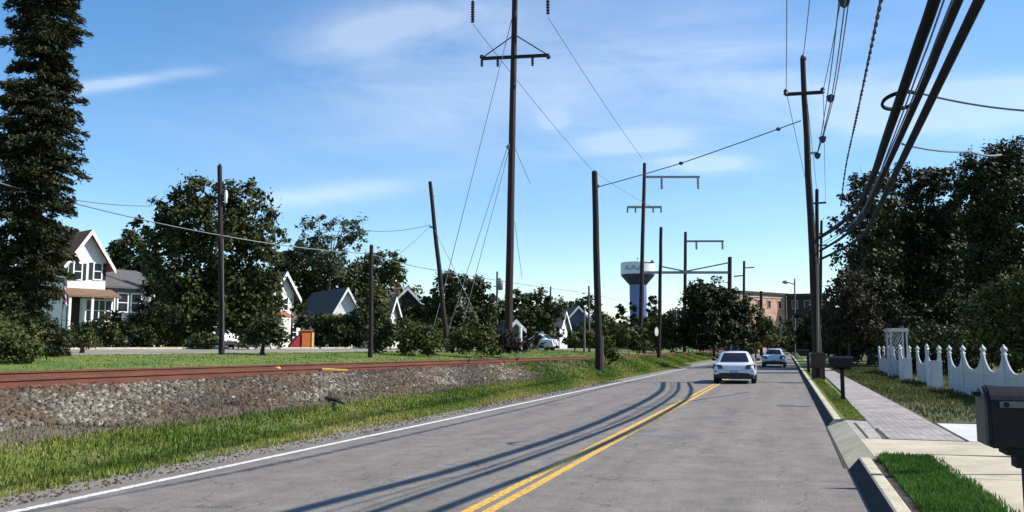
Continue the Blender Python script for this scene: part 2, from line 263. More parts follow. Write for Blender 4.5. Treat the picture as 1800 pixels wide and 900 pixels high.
def np_mesh(name, V, F, m, tint=None, parent=None):      # V (n,3) and F (k,c) arrays
    me = bpy.data.meshes.new(name); k, c = F.shape
    me.vertices.add(len(V)); me.vertices.foreach_set('co', V.astype(np.float32).ravel())
    me.loops.add(k*c); me.loops.foreach_set('vertex_index', F.astype(np.int32).ravel())
    me.polygons.add(k); me.polygons.foreach_set('loop_start', np.arange(0, k*c, c, dtype=np.int32)); me.polygons.foreach_set('loop_total', np.full(k, c, dtype=np.int32))
    me.materials.append(m); me.update(calc_edges=True)
    if tint is not None:
        a = me.attributes.new('tint', 'FLOAT', 'POINT'); a.data.foreach_set('value', tint.astype(np.float32))
    o = bpy.data.objects.new(name, me); COL.objects.link(o)
    if parent: o.parent = parent
    return o
def tag(o, label=None, cat=None, group=None, kind=None):
    if label: o['label'] = label
    if cat: o['category'] = cat
    if group: o['group'] = group
    if kind: o['kind'] = kind
    return o
def empty(name, loc, rz=0):
    o = bpy.data.objects.new(name, None); COL.objects.link(o); o.location = loc; o.rotation_euler = (0, 0, rz); return o

# ------------------------------------------------------------------ terrain
PROF = [(-3000, 4.0), (-400, 2.0), (-120, 1.62), (-60, 1.52), (-34, 1.47), (-33, 1.43), (-28, 1.355), (-25, 1.26), (-23, 1.17), (-20, 1.00), (-17, .78), (-15.6, .66), (-14.6, .80), (-14.2, .85), (-11.2, .85), (-10.6, .66), (-9.7, .38), (-9.0, .20), (-8.4, .05), (-7.8, -.015), (-7.2, -.02), (.70, -.02), (1.06, -.02), (1.07, .118), (4.8, .15), (12, .22), (30, .4), (120, 1.2), (600, 1.8), (3000, 4.0)]
PX = np.array([p[0] for p in PROF]); PZ = np.array([p[1] for p in PROF])
def fall(y): return float(np.clip((y-12)*.0045, 0, .22))   # the embankment sinks a little with distance
def ground_z(x, y):
    z = float(np.interp(x, PX, PZ))
    if -15.6 < x < -9.0: z -= fall(y)*min(1, (x+15.6)/1.2 if x < -14.4 else (-9.0-x)/1.6 if x > -10.6 else 1)
    return z
def sheet(name, xs, ys, mfun, mats, dz=0.0, bumpy=0.0):
    b = MB(); rnd = random.Random(3); nx = len(xs)
    for y in ys:
        for x in xs:
            z = ground_z(x, y)+dz
            if bumpy and not (-7.85 < x < .9) : z += rnd.uniform(-1, 1)*bumpy
            b.v.append((x, y, z))
    for j in range(len(ys)-1):
        for i in range(nx-1):
            b.f.append((j*nx+i, j*nx+i+1, (j+1)*nx+i+1, (j+1)*nx+i)); b.m.append(mfun((xs[i]+xs[i+1])/2))
    o = b.build(name, mats, fix=False, smooth=True); tag(o, kind='structure'); return o
xs = sorted(set(list(PX)+[-9.35, -10.1, -12.7, -11.5, -13.9, -31, -45, -80, 2, 3, 7, 9, 20, 60, -8.1, -21.5, -24.5]))
ys = [-60, -20, -5]+[i*1.0 for i in range(0, 60)]+[60+i*4 for i in range(0, 40)]+[230, 260, 300, 400, 600, 1000, 2000, 3500]
def gm(x):
    if x < -33: return 1
    if x < -25: return 2
    if x < -15.6: return 1
    if x < -14.2 or -11.2 < x < -9.7: return 3
    if x < -11.2: return 4
    if x < -9.3: return 3
    if x < -8.1: return 0
    if x < 1.065: return 5
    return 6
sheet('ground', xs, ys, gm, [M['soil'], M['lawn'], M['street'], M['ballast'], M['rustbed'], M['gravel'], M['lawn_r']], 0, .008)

# the road: straight, then swinging to the right far ahead
KX, EX = .70, -7.28
def road_frame(s):      # centre-line station -> origin and right vector
    S0, RAD = 150.0, 70.0
    if s < S0: return Vector((0, s, 0)), Vector((1, 0, 0))
    a = min((s-S0)/RAD, R(75)); c = Vector((RAD, S0, 0)); o = c + Vector((-RAD*math.cos(a), RAD*math.sin(a), 0)); r = Vector((math.cos(a), -math.sin(a), 0))
    if (s-S0)/RAD > R(75):
        o = o + Vector((math.sin(a), math.cos(a), 0))*((s-S0)-RAD*R(75))
    return o, r
def ribbon(name, x0, x1, stations, z, m, parent=None, wob=0.0):
    b = MB(); rnd = random.Random(len(name)*7)
    for s in stations:
        o, r = road_frame(s); e = rnd.uniform(-wob, wob)
        for x in (x0+(e if wob else 0), x1):
            p = o + r*x; b.v.append((p.x, p.y, z))
    for i in range(len(stations)-1): b.f.append((2*i, 2*i+1, 2*i+3, 2*i+2)); b.m.append(0)
    return b.build(name, m, parent, fix=False)
ST = [-30, -10]+[i for i in range(0, 150, 2)]+[150+i*3 for i in range(0, 45)]
road = ribbon('road', EX, KX+.02, ST, .0, M['asphalt']); tag(road, kind='structure')
ribbon('edge_line', -7.06, -6.94, ST, .004, M['white_line'], road)
ribbon('centre_line', -2.98, -2.87, ST, .004, M['yellow_line'], road); ribbon('centre_line', -2.79, -2.68, ST, .004, M['yellow_line'], road)
def px_ribbon(name, pts, width, z, m, strength=None, taper=True, parent=road):
    P = [gnd(x, y, 0) for x, y in pts]; Q = []
    for i in range(len(P)-1):                       # Catmull-Rom through the points
        p0, p1, p2, p3 = P[max(i-1, 0)], P[i], P[i+1], P[min(i+2, len(P)-1)]
        for k in range(8):
            t = k/8; Q.append(.5*((2*p1)+(p2-p0)*t+(2*p0-5*p1+4*p2-p3)*t*t+(3*p1-p0-3*p2+p3)*t**3))
    Q.append(P[-1]); b = MB()
    for i, q in enumerate(Q):
        d = (Q[min(i+1, len(Q)-1)]-Q[max(i-1, 0)]).normalized(); n = Vector((d.y, -d.x, 0)); e = 1-abs(2*i/(len(Q)-1)-1)**8
        for j in (-1, -.6, .6, 1):
            p = q+n*(width/2*j); b.v.append((p.x, p.y, z)); b.tint.append(((.25 if abs(j) == 1 else .9))*(strength or 1)*(.55+.45*e if taper else 1))
    for i in range(len(Q)-1):
        for j in range(3): b.f.append((4*i+j, 4*i+j+1, 4*i+j+5, 4*i+j+4)); b.m.append(0)
    return b.build(name, m, parent, fix=False)
px_ribbon('dark_road_streak', [(1376, 717), (1400, 717), (1428, 716)], .5, .003, M['road_mark'], .3)  # faint dark streaks on the lane, thinning at the edges
px_ribbon('dark_road_streak', [(1120, 812), (1150, 806), (1230, 803), (1300, 812)], .5, .003, M['road_mark'], .22)

# ------------------------------------------------------------------ right hand side: kerb, walk, drive
def kerb(y0, y1, h):
    b = MB(); n = max(2, int((y1-y0)/1.5)); poly = [(.70, -.012), (.835, h-.012), (.855, h), (.962, h), (.975, h-.01), (.975, -.05)]
    k = len(poly)
    for i in range(n+1):
        y = y0+(y1-y0)*i/n; hh = 1.0
        for x, z in poly: b.v.append((x, y, z))
    for i in range(n):
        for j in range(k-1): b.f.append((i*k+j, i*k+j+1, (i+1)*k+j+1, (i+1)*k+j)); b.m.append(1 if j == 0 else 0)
    b.f.append(tuple(range(k))); b.f.append(tuple(n*k+j for j in range(k))); b.m += [0, 0]
    return b
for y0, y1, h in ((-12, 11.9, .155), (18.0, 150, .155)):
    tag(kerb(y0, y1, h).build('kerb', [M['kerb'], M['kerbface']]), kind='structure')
b = MB(); b.prism([(.70, -.05), (.71, .006), (1.03, .147), (1.03, -.05)], 'y', 11.903, 17.997); tag(b.build('dropped_kerb', M['concrete']), kind='structure')
def flat(name, poly, z, m, th=.06):
    b = MB(); b.prism(poly, 'z', z-th, z); o = b.build(name, m); tag(o, kind='structure'); return o
flat('driveway_apron', [(1.032, 12.1), (1.70, 12.55), (3.6, 12.75), (3.6, 14.35), (1.032, 14.35)], .150, M['concrete'])
flat('driveway_apron', [(1.032, 14.39), (1.36, 14.39), (1.46, 17.7), (1.032, 17.9)], .147, M['concrete2'])
flat('driveway', [(2.56, 14.40), (9.5, 14.40), (9.5, 17.9), (2.60, 17.6)], .152, M['slab'])
sw = []
sw_l = [(1.38, 14.39), (1.42, 17.7), (1.46, 22), (1.62, 30), (1.75, 45), (1.8, 110)]; sw_r = [(2.50, 14.39), (2.56, 22), (2.62, 45), (2.7, 110)]
flat('footpath', sw_l+sw_r[::-1], .156, M['pavers'])
for a0, a1 in ((-6, 2.2), (2.22, 5.2), (5.22, 8.1), (8.12, 10.4), (10.42, 12.52)):
    flat('footpath', [(1.72, a0), (3.55, a0), (3.55, a1), (1.72 if a1 < 12 else 1.74, a1)], .148, M['concrete'])
# dark soil edges of the grass strips
flat('soil_edge', [(.977, -8), (1.075, -8), (1.075, 11.4), (.977, 11.9)], .128, M['dirt'])
flat('soil_edge', [(.977, 17.9), (1.44, 17.7), (1.46, 18.05), (.977, 18.2)], .152, M['dirt'])
flat('soil_edge', [(1.40, 14.4), (1.46, 14.4), (1.46, 16.2), (1.40, 16.0)], .1595, M['dirt'], .01)
flat('soil_edge', [(1.143, 14.41), (1.18, 14.6), (1.19, 17.2), (1.143, 17.3)], .1515, M['dirt'], .01)
flat('soil_edge', [(.655, 11.95), (.705, 11.95), (.70, 17.9), (.68, 17.9)], .006, M['dirt'], .004)
flat('soil_edge', [(2.512, 14.41), (2.556, 14.41), (2.585, 17.6), (2.53, 17.6)], .158, M['dirt'], .01)
flat('soil_edge', [(2.57, 17.62), (5.0, 17.95), (5.0, 18.1), (2.57, 17.8)], .156, M['dirt'], .01)
b = MB(); b.box(-33.4, -33.1, 2, 26, 1.3, 1.53); b.box(-33.4, -33.1, 30, 120, 1.3, 1.53); tag(b.build('street_kerb', M['concrete']), kind='structure')
flat('back_lane', [(7, 33), (60, 40), (60, 43), (7, 35.5)], .36, M['slab'], .3)

# ------------------------------------------------------------------ grass, stones
rng = np.random.default_rng(11)
def blades(name, rects, n, h, wd, m, label, y_bias=1.6, seed=1, zoff=0.0, tint_edge=None, lean=.5):
    r = np.random.default_rng(seed); pts = []
    tot = sum((a[1]-a[0])*(abs(a[3]**(1/y_bias)-a[2]**(1/y_bias))) for a in rects)
    for x0, x1, y0, y1 in rects:
        k = int(n*(x1-x0)*(abs(y1**(1/y_bias)-y0**(1/y_bias)))/tot)
        u = r.random(k); y = (y0**(1/y_bias)+(y1**(1/y_bias)-y0**(1/y_bias))*u)**y_bias; x = x0+(x1-x0)*r.random(k); pts.append(np.stack([x, y], 1))
    P = np.concatenate(pts); k = len(P); clump = .5+.5*np.sin(P[:, 0]*5.1+np.sin(P[:, 1]*2.3)*2)*np.sin(P[:, 1]*3.7+P[:, 0]*1.9)
    keep = r.random(k) < .55+.45*clump; P = P[keep]; clump = clump[keep]; k = len(P)
    Z = np.array([ground_z(a, c) for a, c in P])+zoff
    hh = h*(.45+.9*r.random(k))*(.7+.6*clump); ww = wd*(.6+.8*r.random(k))*(1+P[:, 1]/22); ang = r.random(k)*2*np.pi; la = r.random(k)*2*np.pi; ln = hh*lean*r.random(k)
    base = np.stack([P[:, 0], P[:, 1], Z-.01], 1); side = np.stack([np.cos(ang), np.sin(ang), 0*ang], 1)*(ww/2)[:, None]
    top = base + np.stack([np.cos(la)*ln, np.sin(la)*ln, hh], 1)
    mid = base*.5+top*.5 + np.stack([0*hh, 0*hh, hh*.12], 1)
    V = np.stack([base-side, base+side, mid+side*.8, top, mid-side*.8], 1).reshape(-1, 3)
    F = np.arange(k*5).reshape(-1, 5)
    t = np.clip(r.normal(.42, .2, k)+.25*(np.sin(P[:, 0]*1.7+P[:, 1]*.6)), 0, 1)
    if tint_edge is not None: t = np.clip(t+np.clip(1-np.abs(P[:, 0]-tint_edge)/.6, 0, 1)*.35, 0, 1)
    o = np_mesh(name, V, F, m, np.repeat(t, 5)); tag(o, label, 'grass', kind='stuff'); return o
blades('verge_grass', [(-9.45, -7.80, 4, 75)], 110000, .070, .011, M['grass'], 'rough green and straw verge grass between ballast and road', 2.0, 1, 0, -7.9)
blades('verge_grass', [(-11.5, -8.6, 34, 130)], 40000, .15, .022, M['grass'], 'bright grass beyond the end of the ballast near the dark pole', 2.0, 2, 0)
blades('track_lawn', [(-24.9, -15.8, 12, 90)], 26000, .045, .02, M['grass'], 'short rough lawn behind the railway track', 1.8, 3)
blades('dry_weeds', [(-10.35, -9.2, 4, 60), (-11.3, -10.3, 26, 70)], 34000, .07, .012, M['weeds'], 'dry brown weeds along the foot of the ballast', 2.0, 4)
blades('turf', [(1.08, 1.70, 5, 12.1)], 30000, .07, .008, M['turf'], 'bright green turf island between kerb and near concrete walk', 1.2, 5, .01)
flat('strip_bed', [(.977, 18.2), (1.42, 18.05), (1.52, 26), (1.70, 45), (1.75, 110), (.977, 110)], .136, M['lawn'])
blades('strip_grass', [(.99, 1.44, 18.15, 50)], 16000, .06, .012, M['strip'], 'yellow green grass strip between kerb and brick path', 1.6, 6, .01)
blades('side_lawn', [(2.62, 4.8, 18.1, 60), (2.6, 9, 24, 75)], 34000, .08, .015, M['lawnblade'], 'olive lawn in front of the white picket fence', 1.6, 7, .01)
blades('spilling_turf', [(1.66, 1.80, 5, 12.0), (1.03, 1.10, 5, 11.8), (1.15, 1.7, 11.9, 12.4)], 2600, .06, .008, M['turf'], 'stray turf blades spilling over the concrete edges', 1.2, 15, .03)
# turf base sheets a little above the soil
flat('turf_bed', [(1.077, -6), (1.70, -6), (1.70, 12.1), (1.35, 12.15), (1.12, 11.6), (1.077, 10.9)], .136, M['lawn'])
def stones(name, x0, x1, y0, y1, n, size, m, label, seed, bias=2.0, zoff=0.0):
    r = np.random.default_rng(seed); u = r.random(n); y = (y0**(1/bias)+(y1**(1/bias)-y0**(1/bias))*u)**bias; x = x0+(x1-x0)*r.random(n)
    x += .12*np.sin(y*1.3)+.1*np.sin(y*3.1)
    z = np.array([ground_z(a, c) for a, c in zip(x, y)])+zoff; s = size*(.55+.9*r.random(n)**1.5)*(1+np.clip(y-14, 0, 60)/60)
    cube = np.array([(-1, -1, -1), (1, -1, -1), (1, 1, -1), (-1, 1, -1), (-1, -1, 1), (1, -1, 1), (1, 1, 1), (-1, 1, 1)])*.42
    V = cube[None]*(.6+.7*r.random((n, 8, 3)))*s[:, None, None]; 
    ax = r.normal(size=(n, 3)); ax /= np.linalg.norm(ax, axis=1)[:, None]; an = r.random(n)*6.28
    c, sn = np.cos(an)[:, None, None], np.sin(an)[:, None, None]; A_ = ax[:, None, :]
    V = V*c+np.cross(np.broadcast_to(A_, V.shape), V)*sn+A_*(np.sum(A_*V, 2, keepdims=True))*(1-c)
    V += np.stack([x, y, z+s*.12], 1)[:, None, :]
    F = np.array([(0, 3, 2, 1), (4, 5, 6, 7), (0, 1, 5, 4), (1, 2, 6, 5), (2, 3, 7, 6), (3, 0, 4, 7)])
    F = (F[None]+(np.arange(n)*8)[:, None, None]).reshape(-1, 4)
    t = np.clip(r.normal(.45, .22, n)+.18*np.sin(y*.9+x*2), 0, .97); pt = np.sin(y*.83+x*2.3)+np.sin(y*2.3-x*1.1)+.5*np.sin(y*5.3); t = np.where((pt > .55) & (r.random(n) < .75), 1.0, t)
    o = np_mesh(name, V.reshape(-1, 3), F, m, np.repeat(t, 8)); tag(o, label, 'stones', kind='stuff'); return o
stones('ballast_stones', -11.45, -9.85, 4, 46, 38000, .066, M['stones'], 'grey and white crushed stone on the railway embankment slope', 21)
stones('shoulder_grit', -8.0, -7.22, 4, 40, 4000, .022, M['stones'], 'loose grit along the ragged left edge of the asphalt', 23)
stones('track_stones', -14.4, -11.4, 4, 80, 16000, .085, M['ruststones'], 'rust brown stones between and beside the rails', 22)

# ------------------------------------------------------------------ railway
trk = empty('railway_track', (-12.7, 20, .85)); tag(trk, 'rusty railway track running along the ballast embankment', 'railway track')
RX = (-11.95, -13.45)
for i, X in enumerate(RX):
    b = MB(); base = [(-.07, 0), (.07, 0), (.07, .02), (.012, .035), (.012, .12), (.036, .13), (.036, .165), (-.036, .165), (-.036, .13), (-.012, .12), (-.012, .035), (-.07, .02)]
    yy = [-15]+list(range(0, 64, 3))+list(range(66, 220, 12)); k = len(base)
    for y in yy:
        z = ground_z(X, y)+.025+(.07 if i else 0)
        for x, h in base: b.v.append((X+x+12.7, y-20, z+h-.85))
    for j in range(len(yy)-1):
        for q in range(k): b.f.append((j*k+q, j*k+(q+1) % k, (j+1)*k+(q+1) % k, (j+1)*k+q)); b.m.append(1 if q == 6 else 0)
    b.build('rail', [M['rust'], M['rail_top']], trk)
sb = MB(); sb.box(-1.3, 1.3, -.11, .11, -.16, .028); s0 = sb.build('sleeper', M['sleeper'], trk); s0.location = (0, -16, ground_z(-12.7, 4)-.85)
for i in range(1, 100):
    c = s0.copy(); COL.objects.link(c); c.parent = trk; y = 4+i*.56; c.location = (0, y-20, ground_z(-12.7, y)-.85)
sb = MB()
for i in range(100, 330):
    y = 4+i*.56; z = ground_z(-12.7, y)-.85; sb.box(-1.3, 1.3, y-20-.11, y-20+.11, z-.16, z+.028)
tag(sb.build('far_sleepers', M['sleeper'], trk), kind='stuff')
p = at_x(588, 655, -11.6); b = MB(); b.box(-.34, .34, -.05, .05, -.03, .03)
o = b.build('plank', M['yellow'], bevel=.01); o.location = (p.x, p.y, ground_z(-11.6, p.y)+.13); o.rotation_euler = (0, R(3), R(35)); tag(o, 'pale yellow plank lying beside the near rail on the ballast', 'plank')
p = at_x(488, 647, -13.2); b = MB(); b.sphere((0, 0, 0), (.075, .075, .055), 5); o = b.build('rock', M['yellow']); o.location = (p.x, p.y, ground_z(-13.2, p.y)+.16); o.scale = (1.3, .9, .9); tag(o, 'small pale rock lying near the far rail', 'rock')
b = MB(); pts = [gnd(560, 697, .42), gnd(575, 700, .42), gnd(590, 703, .40), gnd(606, 710, .38)]; b.tube(pts, [.03, .05, .045, .02], 6); tag(b.build('branch', M['bark']), 'dark fallen branch lying on the ballast slope', 'branch')

# ------------------------------------------------------------------ trees
def crown_arrays(lobes, leaf, dens, seed, clus=.8, droop=0.0, fill=1.0):
    r = np.random.default_rng(seed); Vs = []; Ts = []
    for (c, rx, rz, dmul) in lobes:
        area = math.pi*rx*rz; n = int(min(34000, max(90, dens*dmul*area/(leaf*leaf)*10.5))); k = max(10, int(n/46))
        d = r.normal(size=(k, 3)); d /= np.linalg.norm(d, axis=1)[:, None]
        rad = (.25+.75*r.random(k)**.55)[:, None]*(1+.13*r.normal(size=(k, 1)))
        cc = np.array(c)[None]+d*rad*np.array([rx, rx*.9, rz])[None]
        idx = r.integers(0, k, n); cr = clus*(.24+.135*min(rx, 4))*(.55+.9*r.random(k))
        P = cc[idx]+r.normal(size=(n, 3))*cr[idx][:, None]*np.array([.55, .55, .42])
        nrm = .75*r.normal(size=(n, 3))+d[idx]*.9+np.array([0, 0, .45]); nrm /= np.linalg.norm(nrm, axis=1)[:, None]
        t1 = np.cross(nrm, r.normal(size=(n, 3))); t1 /= np.linalg.norm(t1, axis=1)[:, None]; t2 = np.cross(nrm, t1)
        if droop: t1[:, 2] -= droop; 
        s = leaf*(.5+.9*r.random(n))[:, None]
        V = np.stack([P-t1*s*.75, P+t2*s*.42+nrm*s*.08, P+t1*s*.75, P-t2*s*.42+nrm*s*.08], 1)
        tc_ = r.random(k); Vs.append(V.reshape(-1, 3)); Ts.append(np.repeat(np.clip(.55*tc_[idx]+.45*r.random(n), 0, 1), 4))
    V = np.concatenate(Vs); return V, np.arange(len(V)).reshape(-1, 4), np.concatenate(Ts)
TREES = 0
def tree(name, label, D, bpx, lobes, m='leaf', leaf=.3, dens=1.0, cat='tree', trunk=True, group=None, clus=.9, droop=0, tr=None, limbs=True, extra=None, jit=.5):
    global TREES; TREES += 1; leaf *= .70; dens *= (1.25 if m in ('leaf_right', 'needle') else 1.0); rnd = random.Random(TREES*13)
    p = at(bpx, 612, D); gz = ground_z(p.x, p.y); base = Vector((p.x, p.y, gz)); mpp = D/F_PX
    LB = []
    for q in lobes:
        cx, cy, rx, ry = q[:4]; dm = q[4] if len(q) > 4 else 1
        c = at(cx, cy, D)+FH*(rnd.uniform(-1, 1)*jit*rx*mpp); c.z = max(c.z, gz+ry*mpp*.35); LB.append((c-base, rx*mpp, ry*mpp, dm))
    root = empty(name, base); tag(root, label, cat, group)
    V, F, T = crown_arrays(LB, leaf, dens, TREES*5+1, clus, droop)
    keepz = V[:, 2].reshape(-1, 4).min(1) > -.05; F = F[keepz]
    np_mesh('crown' if trunk else 'foliage', V, F, M[m], T, root)
    if trunk:
        top = max(l[0].z for l in LB); cxm = sum((l[0] for l in LB), Vector())/len(LB); rt = tr or min(.34, max(.06, .017*top)); b = MB()
        pts = [Vector((0, 0, -.2))]+[Vector((cxm.x*t*t+rnd.uniform(-.1, .1)*rt*3, cxm.y*t*t+rnd.uniform(-.1, .1)*rt*3, top*.92*t)) for t in (.08, .25, .45, .65, .85, 1)]
        b.tube(pts, [rt*1.5, rt*1.1, rt*.95, rt*.78, rt*.58, rt*.36, rt*.12], 9)
        if limbs:
            for l in LB:
                if l[0].z < top*.2: continue
                t = max(.15, min(.8, (l[0].z-l[1]*.6)/top)); i = t*t; s = Vector((cxm.x*i, cxm.y*i, top*.92*t)); e = l[0]+Vector((0, 0, l[2]*.3)); md = s*.5+e*.5+Vector((0, 0, -.08*(e-s).length))
                b.tube([s, md, e], [rt*.38, rt*.25, rt*.06], 6)
                for _ in range(3):
                    d = Vector((rnd.gauss(0, 1), rnd.gauss(0, 1), rnd.gauss(.4, .8))).normalized()*l[1]*.85; b.tube([md*.4+e*.6, l[0]+d], [rt*.15, rt*.03], 5)
        b.build('trunk', M['bark'], root, smooth=True)
    if extra: extra(root, base)
    return root
def conifer(label, D, cx, prof, leaf):
    p = at(cx, 612, D); gz = ground_z(p.x, p.y); root = empty('conifer', (p.x, p.y, gz)); tag(root, label, 'tree'); mpp = D/F_PX; r = np.random.default_rng(91)
    py = np.array([q[0] for q in prof], float); pr = np.array([q[1] for q in prof], float)*mpp; hs_ = np.array([at(cx, y, D).z-gz for y in py]); o_ = np.argsort(hs_); hs_, pr = hs_[o_], pr[o_]
    top = hs_[-1]; Vs = []; Ts = []; h = .35; b = MB(); b.tube([(0, 0, -.3), (0, 0, top*.5), (0, 0, top)], [.30, .19, .03], 10)
    while h < top-.1:
        R_ = float(np.interp(h, hs_, pr)); nb = int(9+R_*3)
        for q in range(nb):
            a = r.random()*6.283; ln = R_*(.62+.5*r.random())*(1.25 if r.random() < .08 else 1); d = np.array([math.cos(a), math.sin(a), 0]); h0 = h+r.normal()*.12; n = int(70+70*ln)
            t = .12+.88*r.random(n)**.7; rise = .10*ln*t-.42*ln*t**2+.14*ln*t**4; wd_ = (.10+.26*np.sin(np.pi*np.clip(t, 0, 1)**.8))*(.5+.35*ln)
            sd_ = np.array([-d[1], d[0], 0]); P = d[None]*(t*ln)[:, None]+sd_[None]*(r.normal(size=n)*wd_*.75)[:, None]; P[:, 2] += h0+rise+r.normal(size=n)*.055-.05*np.abs(r.normal(size=n))
            t1 = d[None]*.8+r.normal(size=(n, 3))*.42+np.array([0, 0, -.25]); t1 /= np.linalg.norm(t1, axis=1)[:, None]; t2 = np.cross(t1, r.normal(size=(n, 3))*.7+np.array([0, 0, 1.0])); t2 /= np.linalg.norm(t2, axis=1)[:, None]
            s = leaf*(.6+.8*r.random(n))[:, None]; Vs.append(np.stack([P-t1*s, P+t2*s*.3, P+t1*s, P-t2*s*.3], 1).reshape(-1, 3)); Ts.append(np.repeat(np.clip(.5*r.random()+.5*r.random(n), 0, 1), 4))
            if q % 3 == 0: b.tube([(0, 0, h0), tuple(d*ln*.5+np.array([0, 0, h0-.02*ln])), tuple(d*ln*.95+np.array([0, 0, h0-.22*ln]))], [.03, .02, .006], 4)
        h += .34
    V = np.concatenate(Vs); np_mesh('crown', V, np.arange(len(V)).reshape(-1, 4), M['needle'], np.concatenate(Ts), root); b.build('trunk', M['bark'], root)
conifer('very tall dark conifer column at the left edge beside the white house', 30, 46, [(-190, 6), (-120, 30), (0, 60), (60, 58), (120, 62), (200, 78), (260, 82), (330, 80), (400, 72), (480, 70), (560, 72), (600, 76)], .10)
tree('shrub', 'olive shrub at the foot of the tall left conifer', 25, 15, [(10, 600, 55, 36), (50, 615, 28, 24), (-25, 590, 50, 45)], 'leaf_olive', .12, .8, 'shrub', False)
tree('pine_tree', 'big round twin crowned dark tree behind the pole with the white fitting', 52, 365, [(335, 338, 42, 42, .8), (300, 362, 30, 30, .7), (272, 395, 30, 25, .7), (300, 415, 52, 45), (345, 395, 50, 50), (420, 350, 50, 44, .85), (440, 400, 48, 48), (400, 420, 50, 55), (452, 455, 42, 46), (330, 475, 75, 60), (400, 500, 75, 60), (290, 500, 42, 45), (450, 520, 40, 48), (350, 545, 85, 42), (430, 560, 60, 35)], 'leaf', .27, .85)
tree('shade_tree', 'round dark tree behind the grey roofed wing of the white house', 105, 225, [(225, 428, 34, 26), (255, 445, 35, 35), (205, 455, 22, 35), (230, 480, 50, 40), (240, 530, 60, 45)], 'leaf', .45, .8)
tree('airy_tree', 'pale lacy grey green tree with sky showing through its top', 92, 575, [(605, 392, 38, 20, .35), (560, 398, 36, 18, .4), (630, 412, 28, 22, .35), (590, 418, 45, 22, .5), (545, 430, 34, 28, .6), (575, 455, 60, 30, .8)], 'leaf_airy', .36, .62, clus=.8)
tree('shade_tree', 'green tree filling in below the lacy crown behind the white gables', 97, 560, [(530, 470, 42, 45), (580, 490, 50, 40), (545, 530, 55, 45), (500, 470, 30, 50), (600, 540, 50, 45), (560, 580, 70, 30)], 'leaf', .42, .9)
tree('shade_tree', 'olive tree crowned against the sky above the chimney house', 100, 660, [(655, 460, 35, 24, .7), (690, 462, 26, 20, .7), (640, 490, 42, 36), (690, 488, 30, 24), (650, 540, 55, 45), (715, 530, 32, 26), (700, 560, 60, 40)], 'leaf_olive', .40, .9)
tree('shade_tree', 'dense dark tree left of the tallest pole', 82, 805, [(800, 500, 36, 26), (835, 512, 34, 26), (775, 530, 36, 34), (815, 550, 55, 40), (850, 560, 34, 34), (765, 575, 34, 30), (830, 590, 50, 26)], 'leaf', .36, 1.0)
tree('shade_tree', 'rusty dark tree right of the tallest pole', 98, 940, [(950, 530, 32, 26), (915, 532, 30, 22), (880, 545, 28, 28), (965, 560, 35, 34), (920, 570, 46, 36), (880, 585, 30, 26)], 'leaf', .40, .95)
tree('shade_tree', 'tree crowned behind the far grey roof beyond the short dark pole', 150, 1015, [(1010, 540, 24, 16), (1035, 538, 22, 18), (990, 555, 22, 16), (1015, 575, 55, 30)], 'leaf', .6, .9)
tree('cypress', 'small pointed evergreen left of the water tower', 190, 1093, [(1092, 540, 7, 9), (1091, 555, 10, 12), (1091, 580, 12, 22)], 'needle', .5, 1)
tree('cypress', 'narrow evergreen standing in front of the water tower column', 180, 1112, [(1113, 548, 8, 14), (1113, 575, 12, 22)], 'needle', .5, 1)
tree('cypress', 'narrow evergreen right of the water tower column', 180, 1146, [(1146, 530, 9, 12), (1147, 552, 12, 16), (1147, 580, 15, 25)], 'needle', .5, 1)
FARL = [(1062, 568, 20, 'low far tree just right of the short dark pole'), (1085, 575, 22, 'low far tree left of the water tower foot'), (1128, 570, 24, 'low far tree at the foot of the water tower'), (1175, 562, 28, 'far round tree between the tower and the big dark clump'), (1196, 556, 20, 'far tree peeping out beside the big dark clump')]
for px, py, rr, lb in FARL: tree('shade_tree', lb, 170, px, [(px, py, rr, 18), (px-8, py+20, rr+4, 22), (px+10, py+24, rr, 20)], 'leaf', .6, 1.0, group='far trees on the skyline')
tree('bush', 'olive roadside bush under the leaning arm pole', 112, 1160, [(1150, 585, 26, 24), (1175, 575, 24, 22), (1165, 605, 38, 16)], 'leaf_olive', .38, .9, 'bush')
tree('bush', 'olive bush beside the railway crossing signal', 118, 1210, [(1210, 590, 22, 22), (1195, 605, 24, 14)], 'leaf_olive', .38, .9, 'bush')
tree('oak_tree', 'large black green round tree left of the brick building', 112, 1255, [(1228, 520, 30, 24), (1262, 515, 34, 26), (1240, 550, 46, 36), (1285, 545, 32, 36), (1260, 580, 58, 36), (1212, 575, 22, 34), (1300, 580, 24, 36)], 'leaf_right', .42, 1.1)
tree('shade_tree', 'olive tree between the black green tree and the brick wall', 122, 1328, [(1326, 558, 22, 24), (1342, 572, 20, 22), (1345, 588, 26, 24), (1320, 595, 30, 22)], 'leaf_olive', .42, .95)
tree('shade_tree', 'low dark tree in front of the brick building', 150, 1365, [(1362, 588, 24, 18), (1352, 600, 26, 14), (1378, 600, 24, 14)], 'leaf', .5, 1)
tree('shade_tree', 'dark tree before the shaded wing of the brick building', 155, 1408, [(1405, 580, 26, 22), (1425, 590, 26, 24), (1400, 602, 30, 14)], 'leaf', .5, 1)
tree('bush', 'small bright bush at the bend behind the white car', 118, 1325, [(1326, 612, 11, 9), (1318, 616, 8, 6)], 'leaf_olive', .3, 1, 'bush', False)
